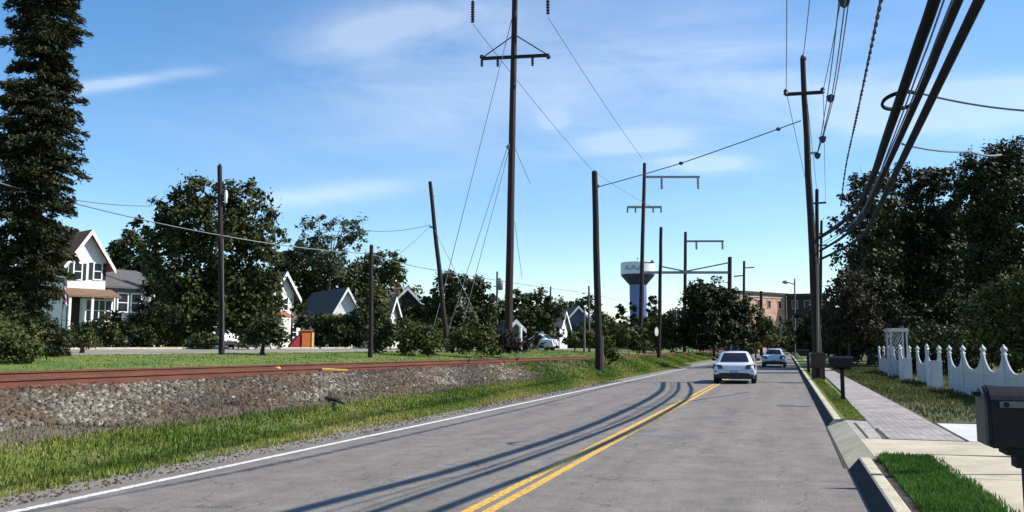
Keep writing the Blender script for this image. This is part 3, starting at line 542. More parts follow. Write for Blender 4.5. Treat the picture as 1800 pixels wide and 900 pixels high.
tree('lacy_tree', 'tall ragged tree beside the right hand poles with sky holes', 64, 1530, [(1530, 318, 42, 24, .6), (1500, 350, 34, 26, .38), (1482, 392, 26, 24, .3), (1550, 360, 40, 40, .8), (1505, 415, 34, 34, .4), (1478, 450, 22, 26, .25), (1545, 430, 42, 46, .8), (1498, 480, 34, 34, .45), (1470, 500, 18, 20, .4), (1540, 505, 52, 50), (1490, 545, 45, 40), (1550, 570, 60, 40), (1480, 585, 40, 32)], 'leaf_right', .3, .72, clus=1.0)
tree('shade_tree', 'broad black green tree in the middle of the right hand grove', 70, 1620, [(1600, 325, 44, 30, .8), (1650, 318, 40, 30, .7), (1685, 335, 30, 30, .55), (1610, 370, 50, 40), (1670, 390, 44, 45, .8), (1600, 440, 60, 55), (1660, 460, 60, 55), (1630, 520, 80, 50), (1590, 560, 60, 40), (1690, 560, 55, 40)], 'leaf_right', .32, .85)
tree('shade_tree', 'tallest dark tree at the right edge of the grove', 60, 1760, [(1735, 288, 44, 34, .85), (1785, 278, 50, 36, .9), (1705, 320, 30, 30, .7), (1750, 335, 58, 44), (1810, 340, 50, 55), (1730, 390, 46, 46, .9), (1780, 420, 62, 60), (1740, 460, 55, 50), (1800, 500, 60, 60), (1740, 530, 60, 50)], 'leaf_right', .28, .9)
tree('garden_tree', 'lighter green low tree behind the fence at the right edge', 41, 1780, [(1760, 520, 40, 32), (1795, 510, 40, 36), (1730, 555, 34, 30), (1775, 575, 60, 36), (1820, 560, 40, 50), (1770, 620, 50, 30), (1830, 620, 50, 34)], 'leaf_olive', .2, .85)
tree('hedge_bush', 'rounded hedge bush behind the longest white fence panel', 45, 1640, [(1640, 592, 46, 24), (1600, 600, 30, 20), (1680, 598, 36, 24), (1650, 612, 70, 20), (1640, 634, 60, 20), (1710, 628, 50, 24), (1590, 630, 30, 20)], 'leaf', .17, 1.0, 'bush', False)
tree('hedge_bush', 'small bush behind the garden arbour', 52, 1560, [(1555, 600, 20, 18), (1540, 606, 16, 14), (1580, 608, 22, 14), (1560, 626, 26, 18)], 'leaf', .2, .9, 'bush', False)
tree('bush', 'ragged low bush behind the second mailbox', 60, 1500, [(1500, 600, 30, 20), (1470, 606, 22, 16), (1525, 604, 24, 16), (1495, 622, 34, 14)], 'leaf_right', .24, .9, 'bush', False)
for D, px, lb, lob, m_ in [
    (55, 165, 'olive foundation bush below the bay window of the white house', [(150, 588, 34, 20), (185, 585, 34, 24), (205, 592, 20, 20)], 'leaf_olive'),
    (50, 250, 'dark bush right of the white house bay window', [(240, 578, 24, 26), (265, 582, 26, 26), (255, 598, 34, 16)], 'leaf'),
    (50, 735, 'olive bush behind the rails under the leaning pole', [(735, 595, 36, 26), (715, 608, 22, 20), (765, 605, 22, 20)], 'leaf_olive'),
    (53, 830, 'green bush behind the rails left of the tallest pole', [(830, 588, 30, 24), (808, 602, 24, 20), (855, 602, 24, 20)], 'leaf_olive'),
    (56, 893, 'brownish bush hiding the foot of the tallest pole', [(893, 602, 24, 18), (912, 610, 18, 12), (875, 608, 18, 14)], 'red_leaf'),
    (50, 1070, 'round green bush beside the short dark pole', [(1070, 612, 16, 22), (1080, 622, 12, 14)], 'leaf_olive'),
    (95, 1105, 'wide dim bush below the water tower', [(1100, 592, 30, 24), (1125, 598, 22, 20), (1075, 598, 16, 18)], 'leaf_olive'),
    (52, 668, 'dark bush at the foot of the short pole by the track lawn', [(680, 590, 22, 26), (664, 602, 16, 16)], 'leaf')]:
    tree('bush', lb, D, px, lob, m_, .2*D/50, .9, 'bush', False)
tree('sapling', 'small bent sapling on the lawn behind the left rails', 34, 145, [(138, 596, 24, 14, .6), (120, 602, 16, 10, .6), (160, 600, 14, 12, .5)], 'leaf_olive', .12, .7, trunk=True, tr=.09)
tree('sapling', 'dark bushy sapling with a leaning stem on the track lawn', 40, 462, [(470, 578, 34, 26), (445, 590, 22, 16), (495, 592, 20, 18)], 'leaf', .15, .8, trunk=True, tr=.1)
def blossoms(root, base):
    V, F, T = crown_arrays([(at(264, 512, 57)-base, .55, .35, 1), (at(258, 527, 57)-base, .3, .25, .8)], .16, .5, 77); np_mesh('blossom', V, F, M['blossom'], T, root)
tree('flowering_shrub', 'purple brown shrub with white blossom beside the grey roofed wing', 58, 268, [(265, 535, 22, 22), (275, 560, 26, 26), (260, 585, 26, 26)], 'red_leaf', .22, .7, 'shrub', True, extra=blossoms)
# backing trees, dark mass behind the left houses
for px, py, lb in [(150, 500, 'dark tree behind the left white house'), (310, 520, 'dark tree filling the gap left of the twin crowned tree'), (470, 545, 'dark tree behind the half hidden white gable house'), (740, 560, 'dark tree behind the chimney house roof'), (1050, 585, 'dim tree beyond the short dark pole')]:
    tree('shade_tree', lb, 125, px, [(px, py, 40, 26), (px-30, py+25, 36, 30), (px+32, py+28, 36, 30), (px, py+55, 60, 36)], 'leaf', .5, 1.0)
tree('ragged_tree', 'small ragged brownish tree left of the garden arbour behind the second mailbox', 52, 1492, [(1490, 500, 30, 30, .5), (1476, 535, 26, 28, .5), (1512, 535, 34, 34, .7), (1480, 572, 34, 30, .8), (1515, 580, 36, 30, .9)], 'red_leaf', .2, .8)
for px, py, lb in [(1560, 420, 'dark tree filling the grove behind the ragged tall tree'), (1650, 400, 'dark tree filling the grove behind the broad black green tree'), (1730, 400, 'dark tree filling the grove behind the tallest right tree'), (1600, 510, 'dark low tree deep in the grove behind the arbour'), (1720, 520, 'dark low tree deep in the grove behind the long fence panel')]:
    tree('shade_tree', lb, 84, px, [(px, py, 46, 50), (px-34, py+45, 44, 46), (px+36, py+45, 44, 46), (px, py+90, 60, 44)], 'leaf_right', .42, 1.2)
for px, py, lb in [(1450, 560, 'dark tree closing the view right of the brick building'), (1500, 540, 'dark tree deep behind the ragged right hand tree')]:
    tree('shade_tree', lb, 105, px, [(px, py, 36, 30), (px-14, py+34, 34, 26), (px+24, py+30, 36, 30)], 'leaf_right', .45, 1.1)

# undergrowth and small trees in front of the left houses
for D, px, lb, lob, m_ in [
    (70, 580, 'dark tree hiding the wall below the white gable peak', [(575, 568, 30, 22), (605, 572, 30, 22), (590, 592, 50, 22), (565, 575, 26, 30), (632, 565, 24, 28), (640, 592, 30, 22)], 'leaf'),
    (74, 660, 'olive tree leaning over the short lawn pole and the chimney house', [(655, 545, 26, 30), (668, 575, 28, 26), (650, 520, 24, 26), (640, 560, 22, 30)], 'leaf_olive'),
    (72, 725, 'bushy tree before the long grey brown roof', [(718, 580, 28, 20), (748, 585, 28, 24), (700, 592, 26, 16), (775, 588, 26, 22)], 'leaf'),
    (60, 300, 'dark undergrowth between the grey roofed wing and the twin crowned tree', [(300, 560, 34, 30), (275, 575, 26, 24), (325, 580, 34, 22), (350, 575, 30, 24)], 'leaf'),
    (50, 375, 'low dark bush before the parked white car', [(372, 598, 20, 14), (350, 600, 22, 14), (430, 602, 14, 10)], 'leaf'),
    (62, 425, 'dark undergrowth below the right half of the twin crowned tree', [(420, 575, 40, 24), (455, 570, 34, 28), (472, 545, 24, 34), (395, 580, 24, 18)], 'leaf'),
    (70, 512, 'dark sprays partly covering the half hidden white house', [(485, 500, 12, 22, .6), (490, 530, 16, 16, .6), (528, 545, 16, 14, .6), (540, 560, 16, 20, .6), (525, 570, 12, 8, .3)], 'leaf'),
    (85, 760, 'dark tree under the leaning pole closing the gap beside the roof', [(760, 545, 24, 30), (785, 560, 26, 34), (740, 560, 20, 24)], 'leaf'),
    (90, 945, 'low reddish bush between the far parked cars', [(945, 600, 16, 10), (910, 602, 14, 8)], 'red_leaf'),
    (92, 1010, 'bush below the far white gabled house', [(1005, 598, 14, 12), (1025, 590, 18, 20), (1045, 596, 16, 16)], 'leaf_olive'),
    (58, 190, 'dark shrub at the corner between bay window and grey roofed wing', [(200, 580, 20, 24), (215, 570, 18, 20)], 'leaf')]:
    tree('undergrowth_tree', lb, D, px, lob, m_, .26*D/60, 1.0, 'tree', D > 66)
LBs = []; rw = random.Random(5)
for px in range(-260, 2100, 26):
    c = at(px, 612-rw.uniform(8, 20), 240); LBs.append((c, 40*.16, rw.uniform(20, 34)*.16, .55))
V, F, T = crown_arrays(LBs, .9, 1.0, 991, 1.2); fw = np_mesh('far_wood', V, F, M['leaf'], T); tag(fw, 'dark belt of far woodland along the horizon', 'woodland', kind='stuff')
# ------------------------------------------------------------------ houses
def local_frame(D, px, deg):
    p = at(px, 610, D); a = R(deg); n = Vector((math.cos(a), math.sin(a), 0)); t = Vector((-math.sin(a), math.cos(a), 0)); g = ground_z(p.x, p.y); o = Vector((p.x, p.y, g))
    def hit(x, y, off=0.0):      # where the ray through the photo point meets the front plane (pushed out by off)
        r = ray(x, y); q = o+n*off; tt = (q-Vector((0, 0, CAM_H))).dot(n)/r.dot(n); h = Vector((0, 0, CAM_H))+r*tt-o; return h.dot(t), h.z
    return o, R(deg)+R(90), hit
def window(root, s0, s1, z0, z1, y=-.03, cols=1, rows=2, shutters=False, fr=.09, name='window'):
    b = MB(); b.box(s0-fr, s1+fr, y-.03, y+.02, z0-fr, z0); b.box(s0-fr, s1+fr, y-.03, y+.02, z1, z1+fr); b.box(s0-fr, s0, y-.03, y+.02, z0, z1); b.box(s1, s1+fr, y-.03, y+.02, z0, z1)
    for i in range(1, cols): x = s0+(s1-s0)*i/cols; b.box(x-fr*.35, x+fr*.35, y-.025, y+.018, z0+.002, z1-.002)
    for i in range(1, rows): z = z0+(z1-z0)*i/rows; b.box(s0+.002, s1-.002, y-.02, y+.016, z-fr*.35, z+fr*.35)
    f = b.build(name, M['white_trim'], root); g = MB(); g.box(s0, s1, y+.0, y+.01, z0, z1); g.build('pane', M['glass'], f)
    if shutters:
        sw_ = (s1-s0)*.42
        for a0 in (s0-fr-.04-sw_, s1+fr+.04): q = MB(); q.box(a0, a0+sw_, y-.025, y+.015, z0-fr*.5, z1+fr*.5); [q.box(a0+.04, a0+sw_-.04, y-.032, y-.02, z0+(z1-z0)*k/9, z0+(z1-z0)*(k+.6)/9) for k in range(9)]; q.build('shutter', M['shutter'], root)
def gable_house(root, sL, sR, zE, zA, length, wall, roof, over=.45, y0=0.0, trim=True):
    b = MB(); mid = (sL+sR)/2; b.prism([(sL, -.3), (sR, -.3), (sR, zE), (mid, zA), (sL, zE)], 'y', y0, y0+length); b.build('wall', wall, root)
    th = .16; k = (zA-zE)/(mid-sL); r = MB()
    for sg, s in ((-1, sL), (1, sR)):
        e = s+sg*over; ze = zE-over*k
        r.prism([(mid, zA+.02), (e, ze+.02), (e, ze+th+.02), (mid, zA+th*1.3+.02)] if sg < 0 else [(mid, zA+.021), (mid, zA+th*1.3+.021), (e, ze+th+.02), (e, ze+.02)], 'y', y0-over, y0+length+over)
    ro = r.build('roof', roof, root)
    if trim:
        f = MB()
        for sg, s in ((-1, sL), (1, sR)):
            e = s+sg*(over+.02); ze = zE-(over+.02)*k; f.prism([(mid, zA-.16), (e, ze-.16), (e, ze+th+.03), (mid, zA+th*1.3+.03)], 'y', y0-over-.06, y0-over-.003)
        f.build('fascia', M['white_trim'], root)
    return ro
# white house with the brown roof, far left
o, rz, hit = local_frame(64, 150, -22); hA = empty('house', o, rz); tag(hA, 'white two storey house with brown roof, dark shutters and bay window', 'house')
sL, zE = hit(121, 455); sR, _ = hit(187, 462); _, zA = hit(165, 410)
gable_house(hA, sL, sR, zE, zA, 9.0, M['white_wall'], M['brown_roof'], .5)
for a, c in ((131, 142), (166, 177)):
    s0, z1 = hit(a, 463); s1, z0 = hit(c, 491); window(hA, s0, s1, z0, z1, shutters=True)
b = MB(); zP = hit(150, 510)[1]; b.prism([(-.55, zP-.75), (-.55, zP-.6), (0-1.9+1.9, zP+.0), (0, zP-.15)], 'x', 0, 1) if False else None
b.prism([(-1.7, zP-.62), (-1.7, zP-.48), (-.002, zP+.12), (-.002, zP-.04)], 'x', sL-.6, sR+.5); b.build('porch_roof', M['porch_roof'], hA)
b = MB()
for s in (sL-.4, sL+1.2): b.box(s-.08, s+.08, -1.6, -1.44, -.2, zP-.55)
b.build('porch_post', M['white_trim'], hA)
b = MB(); b.box(sL+.05, sR-.05, -.05, -.003, .1, zP-.2); b.build('porch_shade_wall', M['dark_wall'], hA)  # dark sheet over the white wall, stands in for shade under the porch
s0, z1 = hit(149, 524, .8); s1, z0 = hit(197, 566, .8); b = MB(); b.box(s0, s1, -.8, -.003, z0-.1, z1); b.prism([(s0, z0-.1), (s1, z0-.1), (s1-(s1-s0)*.35, z0-.62), (s0+(s1-s0)*.1, z0-.62)], 'y', -.78, -.003); b.build('bay', M['white_trim'], hA)
window(hA, s0+.14, s1-.14, z0+.08, z1-.14, -.83, 4, 2, fr=.1)
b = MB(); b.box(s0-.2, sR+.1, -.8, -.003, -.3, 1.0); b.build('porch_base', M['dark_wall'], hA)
# side wing, its shade painted in as dark blue-grey siding
sw0, _ = hit(190, 500, -2.0); sw1, _ = hit(262, 500, -2.0); zr = hit(225, 478, -5.5)[1]; ze = hit(225, 506, -2)[1]
b = MB(); b.box(sR+.003, sw1, 2.0, 8.0, -.3, ze); b.build('wing_wall', M['grey_wall'], hA)
b = MB(); b.prism([(1.5, ze-.1), (1.5, ze+.06), (5.0, zr+.1), (8.6, ze+.06), (8.6, ze-.1), (5.0, zr-.08)], 'x', sR+.005, sw1+.4); b.build('wing_roof', M['grey_roof'], hA)
for k in range(3):
    s = sR+.9+k*(sw1-sR-1.2)/3; window(hA, s, s+.75, ze-1.9, ze-.5, 1.97)
# flag pole before it
p = at(107, 600, 56); fb = Vector((p.x, p.y, ground_z(p.x, p.y))); top = at(113, 492, 56)-fb; fl = empty('flagpole', fb); tag(fl, 'slim flagpole with drooping red striped flag before the white house', 'flagpole')
b = MB(); b.tube([(0, 0, -.2), top*.5, top], [.05, .045, .03], 8); b.sphere(top+Vector((0, 0, .06)), (.06, .06, .06), 5); b.build('pole', M['lightpole'], fl, smooth=True)
b = MB(); rows, cols = 10, 9
for j in range(rows+1):
    for i in range(cols+1):
        u = i/cols; v = j/rows; q = top*(1-.02)+RT*(u*.32*(.4+.6*v)-.05)+FH*(math.sin(u*11+v*2)*.09)+Vector((0, 0, -v*1.45-u*.2)); b.v.append(tuple(q))
for j in range(rows):
    for i in range(cols): k = j*(cols+1)+i; b.f.append((k, k+1, k+cols+2, k+cols+1)); b.m.append(0)
fo = b.build('flag', M['flag'], fl, smooth=True, fix=False); sm = fo.modifiers.new('thick', 'SOLIDIFY'); sm.thickness = .01
# house glimpsed behind the twin crowned tree
o, rz, hit = local_frame(80, 500, -15); h = empty('house', o, rz); tag(h, 'white gabled house half hidden by the dark twin crowned tree', 'house')
sL = hit(478, 520)[0]; sR = hit(516, 520)[0]; zE = hit(514, 516)[1]; zA = hit(501, 482)[1]; gable_house(h, sL, sR, zE, zA, 9, M['white_wall'], M['grey_roof'], .5)
s0, z1 = hit(499, 525); s1, z0 = hit(505, 545); window(h, s0, s1, z0, z1)
zp = hit(500, 550)[1]; b = MB(); b.prism([(-1.6, zp-.5), (-1.6, zp-.36), (-.002, zp+.15), (-.002, zp)], 'x', sL-.3, hit(499, 560)[0]); b.build('porch_roof', M['brown_roof'], h)
o0 = hit(503, 560)[0]; o1 = hit(536, 560)[0]; z1 = hit(520, 556)[1]; b = MB(); b.box(max(o0, sR+.004), o1, .6, 6, -.3, z1); b.build('wing_wall', M['white_wall'], h); b = MB(); b.prism([(.1, z1-.05), (.1, z1+.1), (3.3, z1+1.5), (6.5, z1+.1), (6.5, z1-.05)], 'x', max(o0, sR+.004), o1+.3); b.build('wing_roof', M['grey_roof'], h)
s0, zz = hit(508, 576, -.6); s1, z0 = hit(515, 592, -.6); window(h, max(s0, sR+.3), max(s1, sR+1.0), z0, zz, .57)
# playhouse of red and orange boards
o, rz, hit = local_frame(66, 535, -40); ph = empty('playhouse', o, rz); tag(ph, 'small red and orange play structure on the lawn by the white wall', 'play structure')
s0, z1 = hit(531, 582); s1, z0 = hit(551, 604); sa = hit(512, 604)[0]
b = MB(); b.box(s0, s1, 0, .9, -.05, z1); b.prism([(s0-.1, z1), (s1+.1, z1), ((s0+s1)/2, z1+.10)], 'y', -.1, 1.0); b.build('tower', M['orange'], ph, bevel=.02)
b = MB(); b.box(s1-.16, s1+.02, -.06, -.003, -.02, z1-.1); b.build('corner_board', M['yellow'], ph)
b = MB(); b.prism([(sa, -.05), (s0-.005, -.05), (s0-.005, z1*.75), (s0-.2, z1*.75), (sa, .2)], 'y', .1, .8); b.build('slide', M['red'], ph)
def small_house(label, D, px, deg, L_, R_, ap, ea, length, roof='grey_roof', wins=(), chim=None, wall='white_wall', wallbase=True):
    o, rz, hit = local_frame(D, px, deg); h = empty('house', o, rz); tag(h, label, 'house'); a = hit(*L_)[0]; c = hit(*R_)[0]; zE = hit(*ea)[1]; zA = hit(*ap)[1]
    ro = gable_house(h, a, c, zE, zA, length, M[wall], M[roof], .45)
    for (x0, y0, x1, y1) in wins: s0, z1 = hit(x0, y0); s1, z0 = hit(x1, y1); window(h, s0, s1, z0, z1)
    if chim: s, z = hit(chim[0], chim[1], -3.5); b = MB(); b.box(s-.4, s+.4, 3.2, 4.0, zE, z); b.box(s-.48, s+.48, 3.12, 4.08, z, z+.15); b.build('chimney', M['brick'], ro)
    return h, hit
small_house('white gable peak showing between trees left of the short pole', 86, 608, -40, (588, 545), (628, 545), (609, 509), (592, 544), 10, wins=((600, 555, 606, 572), (612, 555, 618, 572)))
small_house('house with white gable, chimney and long grey brown roof', 88, 690, -5, (677, 575), (702, 575), (692, 526), (678, 568), 6, wins=((684, 555, 688, 566),))
h, hit = small_house('long grey brown roofed house behind the olive bush by the leaning pole', 96, 720, -62, (662, 590), (768, 590), (712, 508), (662, 562), 8, wall='dark_wall', chim=(697, 508), wins=((690, 575, 700, 592), (750, 556, 757, 574)))
small_house('far white gabled house with blue grey roof right of the tallest pole', 118, 990, -5, (984, 585), (997, 585), (991, 550), (985, 572), 7, wins=((988, 578, 992, 588),))
small_house('broad blue grey roofed house by the short dark pole', 128, 1015, -65, (985, 590), (1048, 590), (1016, 540), (988, 575), 9, wins=((1038, 576, 1043, 588), (1000, 582, 1006, 596)), wall='grey_wall')
small_house('pale grey shed behind the foot of the tallest pole', 75, 905, -60, (897, 580), (914, 580), (905, 566), (897, 574), 4, wall='grey_wall')
small_house('grey roofed house deep behind the right hand trees', 78, 1790, 215, (1765, 500), (1860, 500), (1805, 455), (1768, 492), 9, wall='grey_wall')
def simple_post(name, label, D, pt, pb, r0, r1, m, cat='post'):
    B_ = at(pb[0], pb[1], D); B_.z = ground_z(B_.x, B_.y); T_ = at(pt[0], pt[1], D)-B_; b = MB(); b.lathe([(r0, -.2), (r0, T_.z-.1), (r0*1.25, T_.z-.09), (r0*1.25, T_.z-.03), (r1, T_.z)], (0, 0, 0), 10)
    o = b.build(name, m); o.location = B_; return tag(o, label, cat)
simple_post('gate_post', 'short white post beside the tallest pole', 70, (916, 573), (915, 612), .13, .03, M['white_trim'])

# brick building closing the road
o, rz, hit = local_frame(205, 1385, -90); bb = empty('brick_building', Vector((o.x, o.y, .3)), 0); tag(bb, 'red brick building with flat dark roof at the far end of the road', 'building')
ox, oy = o.x, o.y; H_ = at(1385, 520, 205).z-.3
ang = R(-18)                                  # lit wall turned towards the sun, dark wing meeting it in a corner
dl = Vector((-.57, -.82, 0)).normalized(); nl = Vector((-.82, .57, 0)).normalized()
Lw = 17.5; P0 = Vector((0, 0, 0)); P1 = dl*Lw
b = MB(); b.v += [tuple(q) for q in (P0, P1, P1+nl*14, P0+nl*14)]+[tuple(q+Vector((0, 0, H_))) for q in (P0, P1, P1+nl*14, P0+nl*14)]; b.f += [(0, 1, 5, 4), (1, 2, 6, 5), (2, 3, 7, 6), (3, 0, 4, 7), (4, 5, 6, 7)]; b.m += [0]*5
b.build('wall', M['brick'], bb)
def slab_on(u0, u1, z0, z1, out, name, m, parent=bb, inn=.02):
    b = MB(); A_ = P0+dl*u0; B_ = P0+dl*u1; q = [A_-nl*out, B_-nl*out, B_+nl*inn, A_+nl*inn]; b.add([(v.x, v.y, z) for z in (z0, z1) for v in q], [(0, 1, 2, 3), (4, 5, 6, 7), (0, 1, 5, 4), (1, 2, 6, 5), (2, 3, 7, 6), (3, 0, 4, 7)]); return b.build(name, m, parent)
for fl_ in range(3):
    for c in range(4):
        u = 2.2+c*4.0; z = H_-3.2-fl_*3.6; f = slab_on(u, u+1.3, z, z+2.0, .12, 'window', M['stone']); slab_on(u+.15, u+1.15, z+.15, z+1.85, .15, 'pane', M['glass'], f)
slab_on(-.3, Lw+.3, H_+.003, H_+.55, .5, 'cornice', M['dark_roof'], bb, 14.3)
slab_on(0, Lw, H_-.75, H_-.35, .14, 'band', M['stone'])
b = MB(); b.box(.05, 9.2, -1, 16, 0, H_-.3); b.build('wing_wall', M['dark_wall'], bb); b = MB(); b.box(.06, 9.6, -1.5, 16.4, H_-.297, H_+.4); b.build('wing_roof', M['dark_roof'], bb)  # the wing's shade is put into its dark wall colour
for fl_ in range(3):
    for c in range(3):
        x = 1.2+c*2.8; z = H_-3.2-fl_*3.6; b = MB(); b.box(x, x+1.4, -1.06, -.99, z, z+2); f = b.build('window', M['stone'], bb); b = MB(); b.box(x+.12, x+1.28, -1.09, -1.061, z+.12, z+1.88); b.build('pane', M['glass'], f)

# water tower
p = at(1123, 600, 400); gz = ground_z(p.x, p.y); k = 400/F_PX; wt = empty('water_tower', (p.x, p.y, gz)); tag(wt, 'pale tanked water tower with flared navy bowl and blue fluted column', 'water tower')
zf = lambda py: at(1123, py, 400).z-gz
b = MB(); b.lathe([(29.5*k, zf(483)), (30*k, zf(481)), (30*k, zf(464)), (29.4*k, zf(462)), (12*k, zf(460.6)), (.2, zf(460.2))], n=48); b.build('tank', M['tank_white'], wt)
b = MB(); b.lathe([(15*k, zf(501)), (17*k, zf(499)), (29*k, zf(485)), (29.8*k, zf(483)-.02)], n=48); b.build('bowl', M['tank_dark'], wt)
b = MB(); prof = []; n_ = 20
for j in range(n_*4):
    t = 2*math.pi*j/(n_*4); rr = (15.0 if (j % 4) in (0, 1) else 14.2)*k; prof.append((rr*math.cos(t), rr*math.sin(t)))
b.prism(prof, 'z', -.5, zf(501)+.3); b.build('column', M['tank_blue'], wt)
b = MB(); b.tube([(0, 0, zf(457)), (0, 0, zf(452))], .25, 6); b.tube([(2, 0, zf(457)), (2, 0, zf(454))], .2, 6); b.build('mast', M['steel'], wt)
b = MB()
for s_ in range(18):                     # washed out blue emblem across the tank wall
    for lay, (z0, z1) in enumerate(((476, 471),)):
        t = R(232+s_*3.6) + YAW*0; t2 = R(232+(s_+1)*3.6); h0 = .8*math.sin(s_*.9+lay); r_ = 30.12*k
        q = [(r_*math.cos(t), r_*math.sin(t), zf(z0)+h0*.5), (r_*math.cos(t2), r_*math.sin(t2), zf(z0)+h0*.5), (r_*math.cos(t2), r_*math.sin(t2), zf(z1)+h0), (r_*math.cos(t), r_*math.sin(t), zf(z1)+h0)]; b.add(q, [(0, 1, 2, 3)])
b.build('emblem', M['emblem_blue'], wt, fix=False)

# ------------------------------------------------------------------ poles
def pole(name, label, D, pt, pb, d0, d1, m='pole', cat='utility pole', group=None):
    B_ = at(pb[0], pb[1], D); B_.z = ground_z(B_.x, B_.y); T_ = at(pt[0], pt[1], D)
    root = empty(name, B_); tag(root, label, cat, group); T_ = T_-B_; b = MB(); rnd = random.Random(int(pt[0])); pts = []; rads = []
    for i in range(9):
        t = i/8; pts.append(T_*t+Vector((rnd.uniform(-1, 1), rnd.uniform(-1, 1), 0))*.02*min(1, i)*(i < 8)); rads.append((d0+(d1-d0)*t)/2)
    pts[0] = Vector((0, 0, -.3)); b.tube(pts, rads, 12); b.tube([T_, T_+(T_.normalized()*.06)], [rads[-1]*.98, rads[-1]*.5], 12); b.build('shaft', M[m], root, smooth=False)
    def P(px, py, dd=0.0): return at(px, py, D+dd)-B_
    return root, P
def bar(root, name, a, c, r, m, n=6):
    b = MB(); b.tube([a, c], r, n); return b.build(name, M[m], root)
def beam(root, name, a, c, w_, h_, m):
    a = Vector(a); c = Vector(c); d = (c-a).normalized(); s = d.cross(Vector((0, 0, 1))).normalized()*w_/2; u = s.cross(d).normalized()*h_/2; b = MB()
    b.add([a-s-u, a+s-u, a+s+u, a-s+u, c-s-u, c+s-u, c+s+u, c-s+u], [(0, 1, 2, 3), (4, 5, 6, 7), (0, 1, 5, 4), (1, 2, 6, 5), (2, 3, 7, 6), (3, 0, 4, 7)]); return b.build(name, M[m], root, bevel=.01)
def insulator(root, top, h, r, m='insul', n=5, name='insulator'):
    b = MB(); prof = []
    for i in range(n): z = -h*i/n; prof += [(r*.45, z), (r, z-h*.45/n), (r*.95, z-h*.7/n)]
    prof += [(r*.45, -h*.98), (r*.2, -h)]; b.lathe(prof[::-1], tuple(top), 10); return b.build(name, M[m], root, smooth=False)
# tallest pole
P1_, p1 = pole('transmission_pole', 'tallest dark transmission pole rising past the top of the photo', 69, (907, -95), (893, 622), .68, .46, 'steelpole', 'transmission pole')
beam(P1_, 'crossarm', p1(846, 103, -.35), p1(965, 97, -.35), .18, .26, 'pole')
for e, sgn in (((850, 100), 1), ((962, 96), -1)): bar(P1_, 'brace', p1(e[0], e[1], -.3), p1(904+(-2 if sgn > 0 else 4), 63, -.3), .05, 'pole')
for x, y, h in ((847, 105, 13), (875, 105, 13), (936, 101, 16)): insulator(P1_, p1(x, y, -.35), h*69/F_PX, .13)
for x in (847, 964): b = MB(); b.sphere(p1(x, 100, -.35), (.2, .2, .2), 5); b.build('end_fitting', M['insul'], P1_)
beam(P1_, 'upper_arm', p1(800, -58, -.3), p1(1000, -66, -.3), .22, .3, 'pole')
for x, y0, y1 in ((831, -58, 3), (963, -64, 1)): bar(P1_, 'hanger', p1(x, y0, -.3), p1(x, y1, -.3), .04, 'insul')
for x, y0, y1 in ((831, 2, 43), (963, -20, 29)): insulator(P1_, p1(x, y0, -.3), (y1-y0)*69/F_PX, .17, n=9)
bar(P1_, 'clamp', p1(893, 255), p1(899, 262), .25, 'steel')
# leaning pole, pole with the white fitting, short lawn pole
P2_, p2 = pole('utility_pole', 'bare wooden pole leaning to the left above the trees', 64, (756, 320), (787, 618), .40, .28)
bar(P2_, 'step_bolt', p2(756, 345), p2(764, 345), .03, 'steel'); bar(P2_, 'bracket', p2(755, 398), p2(766, 402), .07, 'steel')
P3_, p3 = pole('utility_pole', 'brown wooden pole with white fitting before the twin crowned tree', 38, (386, 292), (390, 622), .27, .20)
insulator(P3_, p3(387, 288), .22, .06); b = MB(); q = p3(397, 346); b.lathe([(.03, -.3), (.07, -.26), (.075, .2), (.04, .3)], tuple(q), 8); b.build('white_fitting', M['white_trim'], P3_, smooth=True); bar(P3_, 'fitting_bracket', p3(389, 340), p3(397, 343), .02, 'steel'); bar(P3_, 'ground_wire_cover', p3(392, 420, -.14), p3(393, 610, -.14), .025, 'lightpole')
P4_, p4 = pole('utility_pole', 'short dark pole standing on the track lawn beside a bush', 44, (653, 432), (651, 628), .26, .20)
bar(P4_, 'bracket', p4(648, 446), p4(656, 446), .04, 'steel')
# dark pole on the grass
P5_, p5 = pole('utility_pole', 'thick short dark pole on the grass right of the rails', 45, (1045, 302), (1053, 652), .42, .31, 'pole')
bar(P5_, 'steel_band', p5(1043, 327, .05), p5(1053, 327, .05), .1, 'steel')
sg5 = simple_post('marker_post', 'thin pale marker post leaning beside the short dark pole', 47, (1066, 590), (1060, 640), .035, .03, M['lightpole'])
# arm poles along the railway
P6_, p6 = pole('transmission_pole', 'tall dark pole before the water tower with long right arm', 128, (1133, 287), (1125, 618), .72, .5, 'steelpole', 'transmission pole')
beam(P6_, 'upper_arm', p6(1133, 311), p6(1230, 311), .25, .32, 'steel')
for x in (1163, 1227): insulator(P6_, p6(x, 313), 20*128/F_PX, .22, 'steel', 7)
beam(P6_, 'lower_arm', p6(1102, 364), p6(1163, 364), .25, .34, 'steel')
for x in (1103, 1117, 1148, 1162): insulator(P6_, p6(x, 366), .7, .16, 'steel', 4)
P7_, p7 = pole('utility_pole', 'plain dark pole right of the water tower with white plate', 75, (1162, 400), (1158, 628), .36, .28)
b = MB(); b.lathe([(.001, -.02), (.26, -.02), (.26, .02), (.001, .02)], (0, 0, 0), 16); pl = b.build('white_plate', M['white_trim'], P7_); pl.location = p7(1154, 583, -.3); pl.rotation_euler = (R(90), 0, R(40)); pl.scale = (.7, 1.5, 1)
P8_, p8 = pole('transmission_pole', 'mid distance dark pole with hooked right arm above the round tree', 140, (1205, 408), (1203, 614), .62, .48, 'steelpole', 'transmission pole')
beam(P8_, 'upper_arm', p8(1205, 424), p8(1272, 424), .25, .3, 'wire'); [insulator(P8_, p8(x, 425), 1.3, .2, 'wire', 5) for x in (1224, 1270)]
